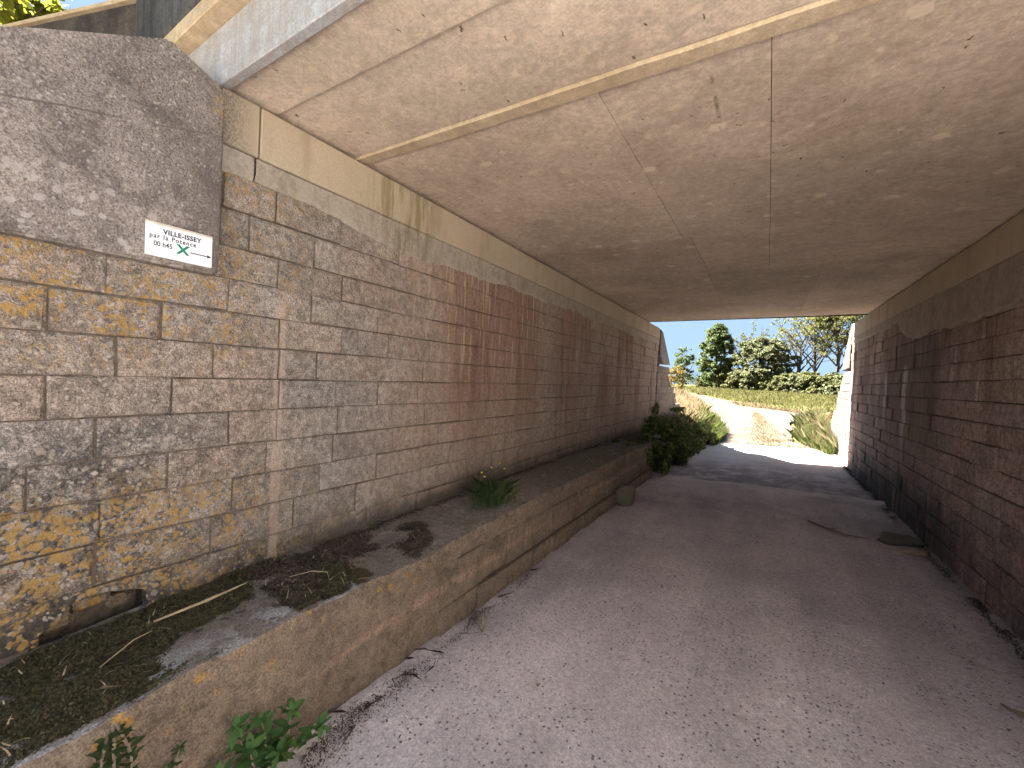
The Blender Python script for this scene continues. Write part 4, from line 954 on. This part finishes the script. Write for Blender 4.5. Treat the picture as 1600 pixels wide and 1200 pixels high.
# ------------------------------------------------------------------ trees
def limb_tree(b, base, h, r0, nlimb, spread, seed, start=.25, droop=.0, sub=3, lean=(0, 0), up=.8):
    """trunk and forking limbs into MB b; returns limb tips and mid points"""
    r = random.Random(seed); B = Vector(base); tips = []
    tr = [B]; 
    for i in range(1, 7):
        f = i/6; tr.append(B+Vector((lean[0]*f*h+(r.random()-.5)*.04*h, lean[1]*f*h+(r.random()-.5)*.04*h, h*f)))
    b.tube(tr, [r0*(1-.85*i/6) for i in range(7)], 7); tips.append(tr[-1])
    for k in range(nlimb):
        f = start+(1-start)*(k+r.random())/nlimb*.92; s = f*6; i = int(s); p = tr[i].lerp(tr[min(i+1, 6)], s-i)
        az = k*2.4+r.random(); L = spread*(1.15-.75*f)*(.7+.6*r.random())
        d = Vector((math.cos(az), math.sin(az), up*(.5+r.random()))).normalized(); q = p+d*L*.5+Vector((0, 0, .06*L)); e = p+d*L+Vector((0, 0, (.2-droop)*L))
        rr_ = r0*(1-.8*f)*.55; b.tube([p, q, e], [rr_, rr_*.6, rr_*.2], 5); tips += [e, q.lerp(e, .5)]
        for m in range(sub):
            u = .35+.6*r.random(); s0 = p.lerp(q, u*2) if u < .5 else q.lerp(e, u*2-1)
            d2 = (d+Vector((r.gauss(0, .6), r.gauss(0, .6), r.gauss(.25, .5)))).normalized(); e2 = s0+d2*L*(.3+.3*r.random())
            b.tube([s0, s0.lerp(e2, .5)+Vector((0, 0, .03*L)), e2], [rr_*.4, rr_*.28, rr_*.1], 4); tips.append(e2)
    return tips
def crown(name, root, cl, mat, n, size, seed, squash=.75):
    """cl: list of (centre, radius) clumps; leaves thick near each clump's surface"""
    r = np.random.default_rng(seed); C = np.array([tuple(c) for c, _ in cl]); R = np.array([q for _, q in cl])
    idx = r.choice(len(cl), n, p=R**2/np.sum(R**2)); d = r.normal(size=(n, 3)); d /= np.linalg.norm(d, axis=1)[:, None]
    t = r.random(n)**.7*(.6+.8*r.random(n)); P = C[idx]+d*(R[idx]*t)[:, None]*np.array([1.25, 1.25, squash]); N = d*.35+r.normal(size=(n, 3))*.8+np.array([-.15, 0, .35])
    return link(name, np_mesh(name, leaf_quads(P, N, size, seed+1), 4), mat, root, tuple(wloc(root)) if False else (0, 0, 0))
def at(px, y, zoff=0.0):
    """world x on the ray through photo column px (near the horizon) at world depth y"""
    f, yaw = 640.0, math.radians(32.056); k = (px-800)/f; a = -yaw+math.atan(k); return y*math.tan(a)

def tree(label, px, y, h, kind, seed, cat='tree', group='trees beyond the field'):
    x = at(px, y); z = float(gz(x, y))-.1; base = (x, y, z); r = random.Random(seed)
    name = {'poplar': 'poplar_tree', 'round': 'willow_tree', 'airy': 'locust_tree', 'bare': 'bare_tree', 'small': 'small_tree', 'bush': 'shrub'}[kind]
    t = thing(name, label, cat, base, group); b = MB(); cl = []
    if kind == 'poplar':
        limb_tree(b, base, h*.92, .34, 18, h*.28, seed, .10, up=1.1)
        while len(cl) < 250:
            f = .05+.94*r.random(); w0 = h*.255*(math.sin(math.pi*min(1, .22+.80*f))**.55 if f < .97 else .2); w0 *= .82+.36*vnoise(f*7, seed, 1, 7, 2)
            w = w0*r.random()**.45; a = r.random()*6.28
            cl.append((Vector((x+w*math.cos(a), y+w*math.sin(a), z+h*f)), h*(.022+.030*r.random())))
        crown('crown', t, cl, M['poplar'], 28000, .32, seed)
    elif kind == 'round':
        limb_tree(b, base, h*.8, .36, 16, h*.45, seed, .08, up=.7)
        while len(cl) < 300:
            f = .03+.95*r.random(); a = r.random()*6.28
            w0 = h*.60*math.sqrt(max(.02, 1-((f-.30)/.72)**2))*(.75+.5*vnoise(a*1.3, f*5, 1, 8, 2)); w = w0*r.random()**.42
            cl.append((Vector((x+w*math.cos(a), y+w*math.sin(a), z+h*f)), h*(.026+.036*r.random())))
        crown('crown', t, cl, M['willow'], 34000, .33, seed)
    elif kind == 'airy':
        tips = limb_tree(b, base, h*.92, .30, 17, h*.46, seed, .25, sub=6, up=1.35, lean=(r.random()*.16-.08, 0))
        for p in tips:
            if p.z > z+h*.40 and r.random() < .8:
                for q in range(2): cl.append((p+Vector((r.gauss(0, .35), r.gauss(0, .35), r.gauss(0, .2))), h*(.020+.030*r.random())))
        for i in range(46):
            a = r.random()*6.28; w = h*.28*math.sqrt(r.random()); cl.append((Vector((x+w*math.cos(a), y+w*math.sin(a), z+h*(.80+.17*r.random()-.35*(w/h)**1.5))), h*(.025+.025*r.random())))
        crown('crown', t, cl, M['locust'], 5200, .24, seed, .55)
    elif kind == 'bare':
        tips = limb_tree(b, base, h*.95, .34, 16, h*.50, seed, .15, sub=8, up=1.0, lean=(.10, 0))
        for p in tips:
            if r.random() < .35: cl.append((p, h*.035))
        crown('crown', t, cl, M['shrub'], 1500, .22, seed)
    elif kind == 'small':
        limb_tree(b, base, h*.9, .2, 11, h*.33, seed, .2, up=1.0)
        for i in range(80):
            f = .08+.90*r.random(); w = h*.26*r.random()**.5*(1.15-.9*abs(f-.40)); a = r.random()*6.28; cl.append((Vector((x+w*math.cos(a), y+w*math.sin(a), z+h*f)), h*(.03+.035*r.random())))
        crown('crown', t, cl, M['poplar'], 4200, .28, seed)
    else:
        b.tube([base, (x+.1, y, z+h*.6)], [.09, .03], 5)
        while len(cl) < 90:
            f = .02+.95*r.random(); a = r.random()*6.28; w = h*.80*math.sqrt(max(.05, 1-f*f))*r.random()**.45*(.7+.6*vnoise(a*1.5, f*4, 1, seed, 2)); cl.append((Vector((x+w*math.cos(a), y+w*math.sin(a), z+h*f)), h*(.06+.07*r.random())))
        crown('crown', t, cl, M['shrub'] if seed % 3 else M['willow'], 8000, .30, seed)
    b.build('trunk', M['barkgrey'] if kind in ('airy', 'bare') else M['bark'], t)
    return t
tree('tall upright dark green poplar standing alone left of the other trees', 1117, 84, 12.1, 'poplar', 3)
tree('broad grey-green rounded willow in the middle of the tree line', 1188, 82, 9.0, 'round', 4)
tree('leaning half-bare tree with twisting limbs right of the rounded willow', 1240, 80, 11.6, 'bare', 5)
tree('airy thin-crowned tree just right of the half-bare tree', 1272, 78, 12.6, 'airy', 16)
tree('tallest airy flat-topped tree at the right end of the tree line', 1307, 76, 14.6, 'airy', 7)
tree('airy tree half hidden behind the sunlit wing wall', 1335, 77, 14.0, 'airy', 8)
tree('bare dead-topped tree rising behind the left side of the rounded willow', 1160, 88, 10.4, 'bare', 9)
tree('small distant tree seen just past the left wing wall', 1066, 92, 8.2, 'small', 10)
sh = [(1150, 79, 2.6, 'low grey shrub at the foot of the poplar, leftmost of the hedge'), (1172, 78, 2.4, 'shrub under the left side of the rounded willow'), (1205, 77, 2.6, 'shrub under the right side of the rounded willow'),
      (1226, 75, 2.9, 'rounded shrub in front of the half-bare tree'), (1247, 74, 2.9, 'pale shrub left of the airy trees'), (1268, 73, 2.8, 'shrub below the airy thin-crowned tree'),
      (1290, 72, 2.7, 'shrub below the tallest airy tree'), (1312, 71, 2.9, 'rightmost shrub in view beside the wing wall'), (1100, 90, 2.4, 'low dark shrub at the far left foot of the poplar'), (1134, 83, 3.4, 'dark shrub at the right foot of the poplar trunk'), (1186, 80, 3.4, 'dark shrub under the middle of the rounded willow'), (1237, 78, 3.2, 'shrub under the half-bare tree, behind the rounded shrub'), (1258, 77, 3.4, 'taller shrub between the half-bare tree and the airy trees'), (1300, 76, 3.3, 'taller shrub under the tallest airy tree, behind the hedge front')]
for k, (px, y, h, lb) in enumerate(sh): tree(lb, px, y, h, 'bush', 20+k, 'shrub', 'shrubs along the far edge of the field')
# autumn bush close behind the left wing wall
ab = thing('autumn_bush', 'yellow-orange autumn bush peeping past the end of the left wing wall', 'shrub', (at(1050, 40), 40, .8)); r = random.Random(6); cl = []
x = at(1052, 40)
for i in range(22): cl.append((Vector((x+r.gauss(0, .45), 40+r.gauss(0, .5), .9+2.2*r.random())), .25+.2*r.random()))
crown('crown', ab, cl, M['autumn'], 1500, .15, 61); b = MB(); b.tube([(x, 40, .7), (x+.1, 40, 2.2)], [.05, .02], 5); b.tube([(x, 40, .9), (x-.4, 40.2, 2.4)], [.03, .01], 5); b.build('trunk', M['bark'], ab)
# far wood on the skyline (uncountable)
r = random.Random(44); cl = []
for i in range(150):
    y = 260+60*r.random(); px = 1000+420*i/150; cl.append((Vector((at(px, y), y, float(gz(at(px, y), y))+1.5+4.5*r.random())), 2.4+2.0*r.random()))
rt = bpy.data.objects.new('tmp', None)
C = np.array([tuple(c) for c, _ in cl]); R = np.array([q for _, q in cl]); rn = np.random.default_rng(4); n = 9000; idx = rn.integers(0, len(cl), n); d = rn.normal(size=(n, 3)); d /= np.linalg.norm(d, axis=1)[:, None]
o = link('far_wood', np_mesh('far_wood', leaf_quads(C[idx]+d*(R[idx]*rn.random(n)**.4)[:, None], d+rn.normal(size=(n, 3))*.4, .95, 5), 4), M['distant']); o['kind'] = 'stuff'
bpy.data.objects.remove(rt)

# big tree on the near-left embankment
nt = thing('embankment_tree', 'backlit yellow-green leafy tree above the slab in the top left corner', 'tree', (-6.2, -2.0, 2.6))
b = MB(); base = (-6.2, -2.0, 2.5)
tips = limb_tree(b, base, 5.2, .16, 11, 2.4, 91, .3, sub=4, up=.9, lean=(.0, .02))
r = random.Random(15); cl = [(p, .55+.3*r.random()) for p in tips]
for i in range(20):
    d = Vector((r.gauss(0, 1), r.gauss(0, 1), r.gauss(0, .8))).normalized()*(r.random()**.4); cl.append((Vector((-6.0+1.6*d.x, -1.2+1.5*d.y, 6.0+1.5*d.z)), .55+.3*r.random()))
crown('crown', nt, cl, M['near_tree'], 9000, .13, 92, .85)
# the bough that hangs into view
pl = [(-5.6, -1.2, 4.1), (-5.25, -.3, 4.25), (-5.05, .25, 4.28), (-4.95, .75, 4.18)]
b.tube(pl, [.05, .035, .022, .008], 6); cl2 = []
for k in range(30):
    u = .3+.7*r.random(); s = u*3; i = min(2, int(s)); p = Vector(pl[i]).lerp(Vector(pl[i+1]), s-i); e = p+Vector((r.gauss(0, .18), r.gauss(.05, .2), r.gauss(.02, .16))); b.tube([p, p.lerp(e, .5)+Vector((0, 0, .03)), e], [.009, .006, .002], 4); cl2.append((e, .13+.08*r.random()))
C = crown('bough_leaves', nt, cl2, M['near_tree'], 1000, .085, 95, .8)
b.build('trunk', M['bark'], nt)
